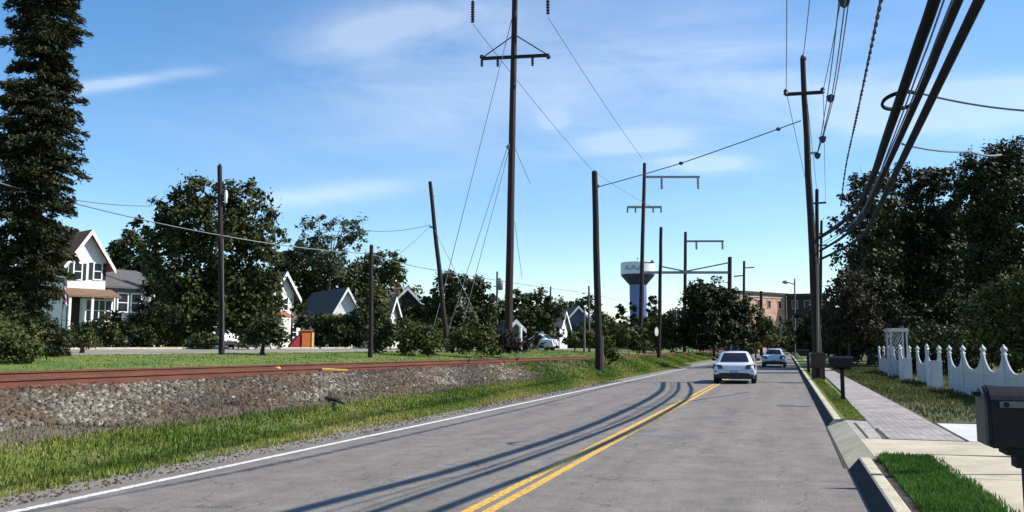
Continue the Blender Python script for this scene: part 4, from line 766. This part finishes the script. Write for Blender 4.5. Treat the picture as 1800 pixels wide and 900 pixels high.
P9_, p9 = pole('utility_pole', 'thick stub pole above the round tree holding the span beam', 140, (1283, 452), (1281, 614), .75, .65, 'steelpole')
PA_, pa = pole('utility_pole', 'pole above the brick wall left of the street lamp with thin arm', 160, (1308, 459), (1307, 614), .55, .45, 'steelpole')
beam(PA_, 'upper_arm', pa(1308, 471), pa(1326, 470), .2, .22, 'wire'); beam(PA_, 'lower_arm', pa(1290, 486), pa(1308, 484), .2, .25, 'wire')
pole('utility_pole', 'short dark pole in front of the lit brick wall', 150, (1338, 512), (1338, 614), .55, .48, 'pole')
sbm = empty('span_beam', at(1205, 480, 138)); tag(sbm, 'grey span beam with guy rods strung between the poles by the tower', 'span beam')
q = lambda x, y, D=137: at(x, y, D)-sbm.location
beam(sbm, 'beam', q(1132, 479), q(1280, 479), .3, .42, 'steel')
for a_, c_ in (((1132, 461), (1148, 462)), ((1160, 468), (1205, 477)), ((1205, 477), (1280, 462))): beam(sbm, 'guy_rod', q(*a_, 136.5), q(*c_, 136.5), .14, .22, 'steel')
b = MB(); b.sphere(q(1147, 460, 136.5), (.35, .35, .3), 5); b.build('turnbuckle', M['steel'], sbm)
# distant street lamp
LP, lp = pole('street_lamp', 'far street lamp with cobra head above the brick building', 150, (1397, 490), (1397, 614), .3, .24, 'lightpole', 'street lamp')
bar(LP, 'arm', lp(1397, 500), lp(1384, 496), .09, 'lightpole'); b = MB(); b.sphere(lp(1381, 496), (.6, .35, .32), 6); b.build('lamp_head', M['steel'], LP)
# slim poles between the trees on the left
for D, pt, pb, lb in ((88, (874, 478), (873, 614), 'slim grey pole with transformer left of the tallest pole'), (98, (968, 504), (967, 614), 'slim grey pole in front of the rusty dark tree'), (92, (1035, 503), (1036, 614), 'slim dark pole close left of the short dark pole'), (90, (1027, 540), (1027, 616), 'low slim pale pole left of the short dark pole')):
    r_, f_ = pole('utility_pole', lb, D, pt, pb, .28, .2, 'lightpole', 'utility pole', 'slim poles by the left houses')
    if pt[0] == 874:
        b = MB(); b.lathe([(.05, -.6), (.3, -.55), (.32, .5), (.25, .62), (.05, .7)], tuple(f_(879, 500)), 12); b.build('transformer', M['steel'], r_, smooth=True); bar(r_, 'crossarm', f_(868, 528), f_(880, 528), .09, 'steel')
    elif pt[0] == 1035:
        bar(r_, 'crossarm', f_(1024, 530), f_(1044, 526), .09, 'lightpole')
# right hand roadside poles
PR_, pr = pole('utility_pole', 'tall leaning roadside pole with small crossarm right of the lane', 38.2, (1411, 103), (1439, 664), .40, .23)
beam(PR_, 'crossarm', pr(1380, 166, -.2), pr(1447, 162, -.2), .12, .15, 'pole')
for x, y in ((1381, 164), (1446, 161)): b = MB(); b.lathe([(.04, -.14), (.11, -.1), (.08, 0), (.11, .05), (.05, .14)], tuple(pr(x, y-2, -.2)), 10); b.build('insulator', M['insul'], PR_)
beam(PR_, 'cable_bracket', pr(1418, 270), pr(1436, 268), .07, .1, 'steel'); bar(PR_, 'bracket_drop', pr(1434, 268), pr(1437, 276), .06, 'insul'); b = MB(); b.sphere(pr(1412, 103), (.14, .14, .2), 5); b.build('pole_cap', M['insul'], PR_)
bar(PR_, 'conduit', pr(1436, 455, -.25), pr(1438, 645, -.25), .05, 'lightpole', 8)
PS_, ps = pole('utility_pole', 'second roadside pole close behind the tall leaning one', 74, (1436, 333), (1437, 640), .42, .3, 'pole')
beam(PS_, 'crossarm', ps(1424, 358), ps(1452, 356), .12, .16, 'pole')
PT_, pt_ = pole('utility_pole', 'third roadside pole just right of the leaning one', 100, (1444, 388), (1441, 635), .42, .3, 'pole')
beam(PT_, 'crossarm', pt_(1434, 412), pt_(1456, 410), .14, .18, 'pole'); beam(PT_, 'crossarm', pt_(1436, 432), pt_(1454, 431), .14, .18, 'pole')
# out at the right edge a short sign post (its shadow crosses the walk and the lane)
sp = empty('signpost', (3.42, 11.22, .14)); tag(sp, 'thin steel signpost just outside the right edge of the photo', 'signpost')
b = MB(); b.tube([(0, 0, -.2), (0, 0, 2.65)], .032, 8); b.build('post', M['steel'], sp); b = MB(); b.box(-.22, .22, -.045, -.034, 2.05, 2.62); b.build('panel', M['steel'], sp)

# ------------------------------------------------------------------ wires
def sagged(pts, sag, n=14):
    out = []
    for i in range(len(pts)-1):
        a, c = Vector(pts[i]), Vector(pts[i+1])
        for k in range(n): t = k/n; out.append(a.lerp(c, t)+Vector((0, 0, -4*sag*t*(1-t))))
    out.append(Vector(pts[-1])); return out
def wire(label, pts, r, m='wire', sag=.15, name='wire', cat='wire', group=None, n=6):
    b = MB(); b.tube(sagged(pts, sag), r, n); o = b.build(name, M[m], smooth=True); return tag(o, label, cat, group)
def beyond(a, c, d): return Vector(c)+(Vector(c)-Vector(a)).normalized()*d
def spline(P, n=10):
    P = [Vector(p) for p in P]; Q = []
    for i in range(len(P)-1):
        p0, p1, p2, p3 = P[max(i-1, 0)], P[i], P[i+1], P[min(i+2, len(P)-1)]
        for k in range(n): t = k/n; Q.append(.5*((2*p1)+(p2-p0)*t+(2*p0-5*p1+4*p2-p3)*t*t+(3*p1-p0-3*p2+p3)*t**3))
    return Q+[P[-1]]
def shape(zs, xs_=(2.2, 1.9, 1.85, 1.88, 1.95, 2.0, 1.85, 1.58)): return list(zip(xs_, (-9, 9, 12.5, 17, 22, 28, 34, 40.6), zs))
YS = (-9, 9.2, 12.4, 16.6, 21.5, 28, 34, 40.6)
C1 = list(zip((2.15, 1.90, 1.83, 1.87, 2.08, 2.30, 2.12, 1.58), YS, (8.8, 6.08, 5.58, 5.36, 5.55, 5.95, 6.18, 6.45)))
C2 = list(zip((1.95, 1.93, 1.93, 1.92, 1.98, 2.25, 2.10, 1.58), YS, (6.5, 5.40, 5.18, 4.96, 4.92, 5.36, 5.62, 5.85)))
C3 = list(zip((2.0, 1.85, 1.80, 1.86, 2.06, 2.32, 2.14, 1.58), YS, (6.1, 4.80, 4.52, 4.42, 4.58, 4.95, 5.22, 5.47)))
for cp, r, m_, lb in ((C1, .075, 'cable', 'thickest black cable of the overhead bundle at upper right'), (C2, .050, 'cable', 'middle black cable of the overhead bundle at upper right'), (C3, .052, 'cable', 'rightmost black cable of the overhead bundle at upper right'), ([(x, y, z-.30) for x, y, z in C1], .012, 'bluecable', 'thin blue grey cable between the two left thick black cables'), ([(x, y, z+.16) for x, y, z in C2], .012, 'bluecable', 'thin blue cable hugging the middle black cable')):
    b = MB(); b.tube(spline(cp), r, 10); tag(b.build('cable', M[m_], smooth=True), lb, 'cable', 'overhead cables by the right kerb')
# slack coil hanging on the thickest cable
cen = at(1583, 178, 14.1); b = MB(); ring = []
for k_ in range(33): t = 2*math.pi*k_/32; ring.append(cen+RT*(.29*math.cos(t))+(Vector((0, 0, 1))*-.07+FH*.28)*math.sin(t))
b.tube(ring, .026, 8, cap=False); b.tube([q_+Vector((0, 0, .03)) for q_ in ring], .014, 6, cap=False); tag(b.build('cable_coil', M['cable'], smooth=True), 'oval slack coil of cable hung on the thick black cables', 'cable coil')
# braided cable
line = spline([(1.6, -6, 9.6), (1.80, 10.2, 8.12), (1.77, 12.5, 7.88), (1.83, 15.5, 7.83), (1.93, 19, 7.9), (2.11, 25.3, 8.06), (2.47, 35.8, 8.6), (3.0, 48, 9.0)], 20); b = MB()
for ph in (0, math.pi):
    pts = []; acc = 0
    for i, q_ in enumerate(line):
        if i: acc += (q_-line[i-1]).length
        t = acc*7+ph; pts.append(q_+Vector((math.cos(t), 0, math.sin(t)))*.022)
    b.tube(pts, .020, 6)
tag(b.build('cable', M['insul'], smooth=True), 'twisted service cable running up left of the thick black cables', 'cable', 'overhead cables by the right kerb')
# spacer cable
sc_ = empty('spacer_cable', at(1460, 173, 29)); tag(sc_, 'pale bundled power line with dark spacers right of the crossarm pole', 'power line')
so_ = sc_.location.copy(); s0 = at(1436, 272, 38.2); s1 = at(1460, 173, 29); s2 = at(1484, 3, 19.5); e = beyond(s1, s2, 14)
for dx, dz in ((-.11, .07), (.11, .07), (0, -.12), (.03, .05)):
    b = MB(); b.tube([Vector(p_)-so_ for p_ in sagged([s0, s1+Vector((dx, 0, dz)), s2+Vector((dx, 0, dz)), e+Vector((dx, 0, dz))], .12, 12)], .017, 6); b.build('conductor', M['wire'], sc_, smooth=True)
for p_ in (s2, s1, at(1446, 245, 33.4), at(1437, 274, 37.6)):
    b = MB(); b.prism([(-.15, .09), (0, .15), (.15, .09), (.11, -.08), (0, -.16), (-.11, -.08)], 'y', -.05, .05); o_ = b.build('spacer', M['insul'], sc_, bevel=.02); o_.location = p_-so_
for lb, pts, r, sag in (
    ('pale wire dropping to the left end of the roadside crossarm', [at(1383, -160, 16), at(1383, 0, 24), at(1382, 160, 38), at(1425, 356, 74)], .016, .1),
    ('pale wire running to the very top of the leaning roadside pole', [at(1436, -200, 17), at(1423, 0, 28), at(1411, 104, 38.2), at(1436, 334, 74)], .018, .1),
    ('pale wire running to the right end of the roadside crossarm', [at(1490, -60, 22), at(1478, 0, 26), at(1447, 158, 38), at(1451, 355, 74)], .016, .1),
    ('pale guy span with bead crossing from the short dark pole to the roadside pole', [at(1053, 328, 45), at(1197, 287, 42), at(1408, 212, 38.2)], .026, .02),
    ('upper pale service wire leaving to the right edge', [at(1606, 161, 15.8), at(1850, 197, 15)], .020, .08),
    ('lower pale service wire leaving towards the tall right tree', [at(1586, 253, 21), at(1705, 266, 26), at(1760, 272, 30)], .030, .08),
    ('long pale communication cable over the left lawn poles', [at(-120, 290, 24), at(0, 322, 28), at(390, 414, 38), at(651, 446, 44), at(770, 475, 64), at(1035, 515, 92), at(1105, 530, 120)], .022, .12),
    ('faint second cable slung above the left lawn between tree and pole', [at(120, 350, 40), at(268, 362, 55)], .022, .1),
    ('thin guy wire from the leaning pole down to its left', [at(757, 397, 64), at(700, 448, 62)], .018, .05),
    ('thin wire leaving left from the leaning pole', [at(757, 395, 64), at(640, 405, 70), at(560, 400, 78)], .018, .25),
    ('thin guy wire right of the leaning pole', [at(762, 400, 64), at(797, 470, 62), at(830, 540, 61)], .018, .02),
    ('thin transmission wire slanting right from the left hanging insulator', [at(832, 43, 69), at(1040, 298, 110), at(1150, 365, 128)], .028, .3),
    ('thin transmission wire slanting right from the right hanging insulator', [at(963, 30, 69), at(1130, 280, 120)], .028, .3),
    ('outer guy wire of the tallest pole', [at(903, 20, 69), at(790, 470, 66), at(755, 600, 65)], .028, .05),
    ('left inner guy wire of the tallest pole', [at(892, 258, 69), at(822, 475, 67), at(785, 590, 66)], .024, .05),
    ('right inner guy wire of the tallest pole', [at(895, 262, 69), at(838, 475, 67), at(808, 590, 66)], .024, .05),
    ('short wire stub right of the tallest pole', [at(903, 255, 69), at(932, 322, 72)], .022, .03),
    ('faint wire hanging behind the tallest pole', [at(905, 390, 69), at(918, 490, 85)], .022, .1)):
    o_ = wire(lb, pts, r, 'wire', sag)
    if lb.startswith('pale guy span'):
        for q_ in (at(1197, 287, 42), at(1368, 227, 39)):
            b = MB(); b.sphere(q_, (.12, .12, .09), 5); b.build('strain_bead', M['insul'], o_)

# ------------------------------------------------------------------ fence and arbour
FX = 5.05
def fence_panel(label, finials, dark_end=True):
    Ys = []
    for px in finials: Ys.append(at_x(px, 610, FX).y)
    Ys = sorted(Ys); g = ground_z(FX, Ys[0]); root = empty('picket_fence', (FX, Ys[0], g)); tag(root, label, 'fence panel', 'white fence panels along the brick path')
    top = 1.60-g; y0 = Ys[0]
    for i, y in enumerate(Ys):
        wv = .065; b = MB(); yy = y-y0; b.box(-.05, .05, yy-wv, yy+wv, -.05, top-.26)
        po = b.build('post', M['fence'], root, bevel=.008)
        b = MB(); b.lathe([(.05, top-.26), (.075, top-.25), (.075, top-.22), (.042, top-.20), (.055, top-.165), (.088, top-.12), (.075, top-.08), (.03, top-.03), (.004, top+.02)], (0, yy, 0), 10); b.build('finial', M['fence'], po, smooth=True)
    for i in range(len(Ys)-1):
        a, c = Ys[i]-y0+.067, Ys[i+1]-y0-.067; n = 14; pts = []
        for k in range(n+1):
            u = 2*k/n-1; pts.append((a+(c-a)*k/n, .80-g*.2+(.50)*(abs(u)**2.6)))
        b = MB(); b.prism([(a, .03), (c, .03)]+pts[::-1], 'x', -.016, .016); nb = max(3, int((c-a)/.14))
        for k in range(nb): u0 = a+(c-a)*k/nb; b.box(-.026, -.0165, u0+.008, u0+(c-a)/nb-.008, .045, .66)
        b.box(-.04, -.0165, a+.002, c-.002, .67, .75); b.box(-.03, .03, a+.002, c-.002, .03, .044)
        b.build('board_panel', M['fence'], root)
    return root
fence_panel('nearest and longest white scalloped fence panel beside the big mailbox', [1668, 1692, 1727, 1764, 1812])
fence_panel('second white scalloped fence panel from the near mailbox', [1612, 1629, 1650])
fence_panel('white scalloped fence panel in front of the garden arbour', [1570, 1583, 1598])
fence_panel('farthest white fence panel with closely spaced tops', [1545, 1553, 1562])
# short return panels turned across the line, seen as the bluish ends
for px, lb in ((1652, 'plain white return board closing the second fence panel'), (1600, 'plain white return board beside the arbour fence panel')):
    Y = at_x(px, 610, FX).y-.25; b = MB(); g = ground_z(FX, Y); b.box(-.42, .06, -.02, .02, .0, .88); b.box(-.44, .08, -.035, .035, .88, .93); b.box(-.44, -.34, -.05, .05, -.05, 1.30); b.lathe([(.055, 1.30), (.075, 1.32), (.035, 1.36), (.07, 1.43), (.004, 1.52)], (-.39, 0, 0), 8); o = b.build('fence_return', M['fence'], bevel=.006); o.location = (FX-.06, Y, g); tag(o, lb, 'fence panel', 'fence returns')
p = at(1582, 640, 40); ar = empty('garden_arbour', (p.x, p.y, ground_z(p.x, p.y)), YAW); tag(ar, 'white lattice garden arbour standing behind the fence', 'arbour')
hw = 14*40/F_PX; at_z = at(1580, 581, 40).z-ar.location.z
for x in (-hw, hw):
    for y in (0, .4): b = MB(); b.box(x-.026, x+.026, y-.026, y+.026, -.1, at_z-.05); b.build('post', M['fence'], ar)
b = MB(); b.box(-hw-.1, hw+.1, -.05, .05, at_z-.05, at_z+.05); b.box(-hw-.1, hw+.1, .35, .45, at_z-.05, at_z+.05)
for k in range(6): x = -hw+2*hw*k/5; b.box(x-.025, x+.025, -.12, .52, at_z+.052, at_z+.10)
b.build('top_slats', M['fence'], ar)
for x in (-hw*.999,):
    pass
b = MB()
for k in range(-10, 12):
    for sg in (1, -1):
        x0 = -hw+k*.13*sg if sg > 0 else hw+k*.13*-1; pts = []
        # diagonal laths clipped to the back panel
        for t in np.linspace(0, at_z, 30):
            x = x0+sg*t*.6
            if -hw+.03 < x < hw-.03 and t < at_z-.06: pts.append((x, .37 if sg > 0 else .39, t))
        if len(pts) > 1: b.tube([pts[0], pts[-1]], .012, 4)
b.build('lattice', M['fence'], ar)

# ------------------------------------------------------------------ mailboxes and the brown box
def mailbox(label, loc, ht, ln, wd_, hb, flag=True, post_w=.10, post_x=.26, big=False):
    root = empty('mailbox', loc); tag(root, label, 'mailbox', 'black kerbside mailboxes')
    zb = ht; r_ = wd_/2; arch = [(-r_, 0)]+[(-r_*math.cos(math.pi*k/14), hb-r_+r_*math.sin(math.pi*k/14)) for k in range(15)]+[(r_, 0)]
    b = MB(); b.prism([(u, v+zb) for u, v in arch], 'x', .012, ln); b.build('box', M['black'], root, bevel=.004)
    big_ = [(u*1.04, v*1.03+zb-.004) for u, v in arch]; b = MB(); b.prism(big_, 'x', .025, .06); b.build('hoop', M['black'], root); b = MB(); b.prism(big_, 'x', ln-.04, ln-.005); b.build('hoop', M['black'], root)
    b = MB(); b.prism([(u*.95, v*.95+zb+.006) for u, v in arch], 'x', 0, .0115); d = b.build('door', M['doorgrey'], root)
    b = MB(); b.box(-.028, 0-.001, -.02, .02, zb+hb*.82, zb+hb*.9); b.build('handle', M['black'], d)
    if flag:
        f = MB(); y = -r_-.012; f.box(.055, .26, y-.006, y, zb+hb*.66, zb+hb*.76); f.box(.215, .26, y-.0065, y+.0005, zb+hb*.55, zb+hb*.659); f.build('flag', M['flaggrey'], root)  # flag in one plain grey
        f = MB(); f.tube([(.08, -r_-.02, zb+hb*.71), (.08, -r_+.01, zb+hb*.71)], .012, 8); f.build('flag_pivot', M['black'], root)
    b = MB(); b.box(.08, ln-.05, -r_*.8, r_*.8, zb-.035, zb-.003); b.box(.12, ln-.1, -.05, .05, zb-.09, zb-.036); b.build('support_board', M['postblack'], root)
    b = MB(); b.box(post_x-post_w/2, post_x+post_w/2, -post_w/2, post_w/2, -.3, zb-.037); b.build('post', M['postblack'], root, bevel=.006)
    return root
q = at(1735, 786, 3.70); mailbox('big black arched mailbox with grey flag at the right edge', (q.x, q.y+.10, .14), q.z-.14, .50, .20, .255, True, .115, .215)
q = gnd(1480, 705, .13); mailbox('small black mailbox on a black post between kerb and brick path', (q.x-.30, q.y, .12), .93, .60, .24, .26, False, .10, .33)
q = at(1424, 660, 48); mailbox('black mailbox sticking out left of the brown box at the roadside pole', (q.x-.62, q.y, .12), 1.02, .62, .24, .27, False, .16, .55)
q = gnd(1439, 668, .13); bxo = empty('brown_box', (q.x, q.y, .12)); tag(bxo, 'brown wooden box on two stub legs at the foot of the roadside pole', 'wooden box')
b = MB(); b.box(-.31, .31, -.22, .22, .55, 1.10); b.build('box', M['brownbox'], bxo, bevel=.015); b = MB(); b.prism([(-.35, 1.102), (.35, 1.102), (.33, 1.14), (0, 1.20), (-.33, 1.14)], 'y', -.26, .26); b.build('lid', M['brownbox'], bxo)
for x in (-.2, .2): b = MB(); b.box(x-.07, x+.07, -.08, .08, -.2, .549); b.build('leg', M['brownbox'], bxo)

# ------------------------------------------------------------------ vehicles
def car(label, loc, rz, paint, W=1.74, Hh=1.40, Ln=4.4, trunk_h=.98, rear_y=.0, round_=1.0, name='car'):
    root = empty(name, loc, rz); tag(root, label, 'car')
    hw = W/2; b = MB()
    st = [(0.0, .40, .70, .86), (.03, .34, .80, .93), (.16, .30, .93*trunk_h/.98, .975), (.45, .27, trunk_h, 1.0), (.85, .25, trunk_h+.01, 1.0), (1.5, .24, trunk_h-.02, 1.0), (2.6, .24, min(.95, trunk_h+.02), 1.0), (3.3, .24, .91, 1.0), (3.9, .26, .86, .97), (4.25, .28, .76, .90), (4.38, .34, .62, .80)]
    sc = Ln/4.4; k = None
    for y, zb, zt, wf in st:
        wv = hw*wf; ring = [(-wv*.78, zb), (-wv*.95, zb+.05), (-wv, zb+.16), (-wv, .60), (-wv*.985, zt-.16), (-wv*.94, zt-.05), (-wv*.82, zt-.008), (-wv*.45, zt+.012), (0, zt+.018)]
        if zt < .75: ring[3] = (-wv, min(.5, zt-.2)); 
        ring = ring+[(-x, z) for x, z in ring[:-1][::-1]]; k = len(ring)
        for x, z in ring: b.v.append((x, y*sc, z))
    for i in range(len(st)-1):
        for j in range(k): b.f.append((i*k+j, i*k+(j+1) % k, (i+1)*k+(j+1) % k, (i+1)*k+j)); b.m.append(0)
    b.f.append(tuple(range(k))); b.f.append(tuple((len(st)-1)*k+j for j in range(k))); b.m += [0, 0]
    b.build('body', M[paint], root, smooth=True)
    # cabin
    zb = trunk_h-.03; zt = Hh; b = MB(); rings = [(zb, .70, 3.25, .83), (zb+(zt-zb)*.5, 1.08, 2.72, .72), (zt-.06, 1.42, 2.36, .60), (zt-.014, 1.56, 2.22, .53), (zt, 1.72, 2.06, .38)]
    cnt = 0
    for z, y0, y1, wf in rings:
        wv = hw*wf*1.06; m_ = [(-wv*.86, y0), (-wv, y0+.16), (-wv, y1-.2), (-wv*.84, y1), (wv*.84, y1), (wv, y1-.2), (wv, y0+.16), (wv*.86, y0), (0, y0-.05)]; cnt = len(m_)
        for x, y in m_: b.v.append((x, y*sc, z))
    for i in range(len(rings)-1):
        for j in range(cnt): b.f.append((i*cnt+j, i*cnt+(j+1) % cnt, (i+1)*cnt+(j+1) % cnt, (i+1)*cnt+j)); b.m.append(0)
    b.f.append(tuple((len(rings)-1)*cnt+j for j in range(cnt))); b.m.append(0); b.build('cabin', M[paint], root, smooth=True)
    def ringpt(t, wfun, front=False):
        pass
    # glass, each pane a touch outside the cabin surface
    r0, r1, r2 = rings[0], rings[1], rings[2]
    def lerp_ring(z):
        for a_, c_ in zip(rings, rings[1:]):
            if a_[0] <= z <= c_[0]: t = (z-a_[0])/(c_[0]-a_[0]); return [a_[i]+(c_[i]-a_[i])*t for i in range(4)]
    zl, zh = zb+.06, zt-.075; g = MB(); rows = [lerp_ring(zl+(zh-zl)*i/4) for i in range(5)]
    for z, y0, y1, wf in rows: wv = hw*wf*1.06*.86*.93; g.v += [(-wv, y0*sc-.012, z), (0, y0*sc-.065, z), (wv, y0*sc-.012, z)]
    for i in range(4):
        for j in range(2): g.f.append((i*3+j, i*3+j+1, i*3+j+4, i*3+j+3)); g.m.append(0)
    g.build('rear_window', M['glass'], root, fix=False)
    g = MB()
    for z, y0, y1, wf in rows: wv = hw*wf*1.06*.84*.93; g.v += [(-wv, y1*sc+.012, z), (wv, y1*sc+.012, z)]
    for i in range(4): g.f.append((i*2, i*2+1, i*2+3, i*2+2)); g.m.append(0)
    g.build('windscreen', M['glass'], root, fix=False)
    for sg in (-1, 1):
        for y_a, y_b in ((.22, .50), (.53, .86)):
            g = MB()
            for z, y0, y1, wf in rows: wv = sg*(hw*wf*1.06+.010); g.v += [(wv, (y0+(y1-y0)*y_a)*sc, z), (wv, (y0+(y1-y0)*y_b)*sc, z)]
            for i in range(4): g.f.append((i*2, i*2+1, i*2+3, i*2+2)); g.m.append(0)
            g.build('side_window', M['glass'], root, fix=False)
        b = MB(); b.sphere((sg*(hw+.09), 2.75*sc, 1.0), (.10, .07, .075), 6); b.tube([(sg*(hw-.06), 2.78*sc, .96), (sg*(hw+.05), 2.76*sc, .98)], .03, 6); b.build('wing_mirror', M['plastic'], root, smooth=True)
        # tail light wraps round the corner
        b = MB(); x0, x1 = hw*.55, hw*.99; pts = [(x0*.95, .64), (x1*.985, .60), (x1, .76), (x1*.965, trunk_h-.06), (x0*1.05, trunk_h-.08)]
        vs = []
        for x, z in pts: f_ = (x-x0)/(x1-x0); vs.append((sg*x, -.072+.15*f_**3+max(0, z-.70)*.35, z))
        vs2 = [(x*.97, y+.12, z) for x, y, z in vs]; n = len(vs); b.add(vs+vs2, [tuple(range(n)), tuple(range(n, 2*n))]+[(i, (i+1) % n, n+(i+1) % n, n+i) for i in range(n)]); b.build('tail_light', M['tail'], root)
        for y in (.86*sc, 3.52*sc):
            wh = empty('wheel', (sg*(hw-.11), y, .315)); wh.parent = root; wh.rotation_euler = (0, R(90), 0)
            b = MB(); b.lathe([(.20, -.095), (.285, -.105), (.312, -.08), (.316, 0), (.312, .08), (.285, .105), (.20, .095)], n=24); b.build('tyre', M['rubber'], wh, smooth=True)
            b = MB(); b.lathe([(.05, -.10), (.19, -.09), (.205, -.07), (.205, .07), (.19, .09), (.05, .10)], n=20); b.build('rim', M['rim'], wh)
    b = MB(); pts = [(-hw*.90, .02), (-hw*.5, -.055), (hw*.5, -.055), (hw*.90, .02), (hw*.98, .22), (-hw*.98, .22)]; b.prism(pts, 'z', .46, .585); b.build('bumper', M[paint], root, bevel=.03)
    b = MB(); b.prism([(x*.98, y+.012) for x, y in pts], 'z', .23, .455); b.build('bumper_skirt', M['plastic'], root, bevel=.02)
    b = MB(); b.box(-.17, .17, -.075, -.058, .47, .575); b.build('number_plate', M['plate'], root)
    b = MB(); b.box(-.30, .30, -.004, .02, .70, .72); b.build('boot_trim', M['chrome'], root)
    b = MB(); b.tube([(hw*.5, .02, .27), (hw*.5, .25, .27)], .03, 8); b.build('exhaust_pipe', M['chrome'], root)
    b = MB(); b.box(-hw*.8, hw*.8, .5*sc, 3.9*sc, .19, .262); b.build('underbody', M['plastic'], root)
    b = MB(); b.box(-.14, .14, .66*sc, .70*sc, trunk_h+.005, trunk_h+.035); b.build('brake_light', M['tail'], root)
    return root
ca = gnd(1291, 675, 0); car('low silvery white sedan driving away beside the yellow line', (ca.x, ca.y, .0), R(1.2), 'car_silver', 1.78, 1.37, 4.4, .88)
cb_ = gnd(1360, 645.5, 0); car('smaller silver white car farther down the lane', (cb_.x, cb_.y, .0), R(-1.0), 'car_silver', 1.80, 1.43, 4.3, .95)
for px, D, deg, pm, lb in ((402, 58, 70, 'car_white', 'white car parked behind the pole with the white fitting'), (978, 92, 80, 'car_white', 'boxy white car parked before the far white gabled house'), (931, 96, 75, 'red', 'red car parked between the white post and the slim pole')):
    p = at(px, 612, D); car(lb, (p.x, p.y, ground_z(p.x, p.y)), R(deg), pm, 1.75, 1.5 if px != 978 else 1.75, 4.2, 1.0 if px != 978 else 1.2, name='parked_car')

# ------------------------------------------------------------------ crossing signal, signs, guard rail
p = at(1190, 620, 120); xs_ = empty('crossing_signal', (p.x, p.y, ground_z(p.x, p.y)), YAW); tag(xs_, 'railway crossing signal with crossbuck before the olive bushes', 'crossing signal')
hz = at(1190, 545, 120).z-xs_.location.z; b = MB(); b.tube([(0, 0, -.2), (0, 0, hz)], .09, 8); b.build('post', M['steel'], xs_)
b = MB()
for a_ in (45, -45):
    c_, s_ = math.cos(R(a_)), math.sin(R(a_)); l_, h_ = .7, .11; off = -.12 if a_ > 0 else -.15
    b.add([(x*c_-z*s_, off+yy, hz-.4+x*s_+z*c_) for yy in (0, .02) for x, z in ((-l_, -h_), (l_, -h_), (l_, h_), (-l_, h_))], [(0, 1, 2, 3), (4, 5, 6, 7), (0, 1, 5, 4), (1, 2, 6, 5), (2, 3, 7, 6), (3, 0, 4, 7)])
b.build('crossbuck', M['steel'], xs_)
for x in (-.45, .45):
    b = MB(); b.tube([(x, -.1, hz*.55), (x, -.16, hz*.55)], .27, 14); b.tube([(x, -.16, hz*.55), (x, -.28, hz*.55)], .13, 12); b.build('lamp_disc', M['cable'], xs_)
b = MB(); b.tube([(-.5, -.05, hz*.55), (.5, -.05, hz*.55)], .05, 6); b.build('lamp_bar', M['steel'], xs_)
p = at(1225, 622, 112); rs = empty('round_sign', (p.x, p.y, ground_z(p.x, p.y)), YAW); tag(rs, 'grey round sign on a post before the big black green tree', 'sign'); hz = at(1225, 584, 112).z-rs.location.z
b = MB(); b.tube([(0, 0, -.2), (0, 0, hz+.3)], .05, 8); b.build('post', M['steel'], rs); b = MB(); b.tube([(0, -.07, hz), (0, -.09, hz)], .5, 20); b.build('disc', M['lightpole'], rs)
g0, g1 = at(1092, 620, 100), at(1150, 622, 92); gr_ = empty('guard_rail', Vector((g0.x, g0.y, ground_z(g0.x, g0.y)))); tag(gr_, 'low grey guard rail in the grass below the water tower', 'guard rail')
dv = Vector((g1.x, g1.y, ground_z(g1.x, g1.y)))-gr_.location; beam(gr_, 'rail', Vector((0, 0, .62)), dv+Vector((0, 0, .62)), .06, .32, 'lightpole')
for t in (0, .25, .5, .75, 1): bar(gr_, 'post', dv*t+Vector((0, .05, -.2)), dv*t+Vector((0, .05, .7)), .07, 'lightpole')
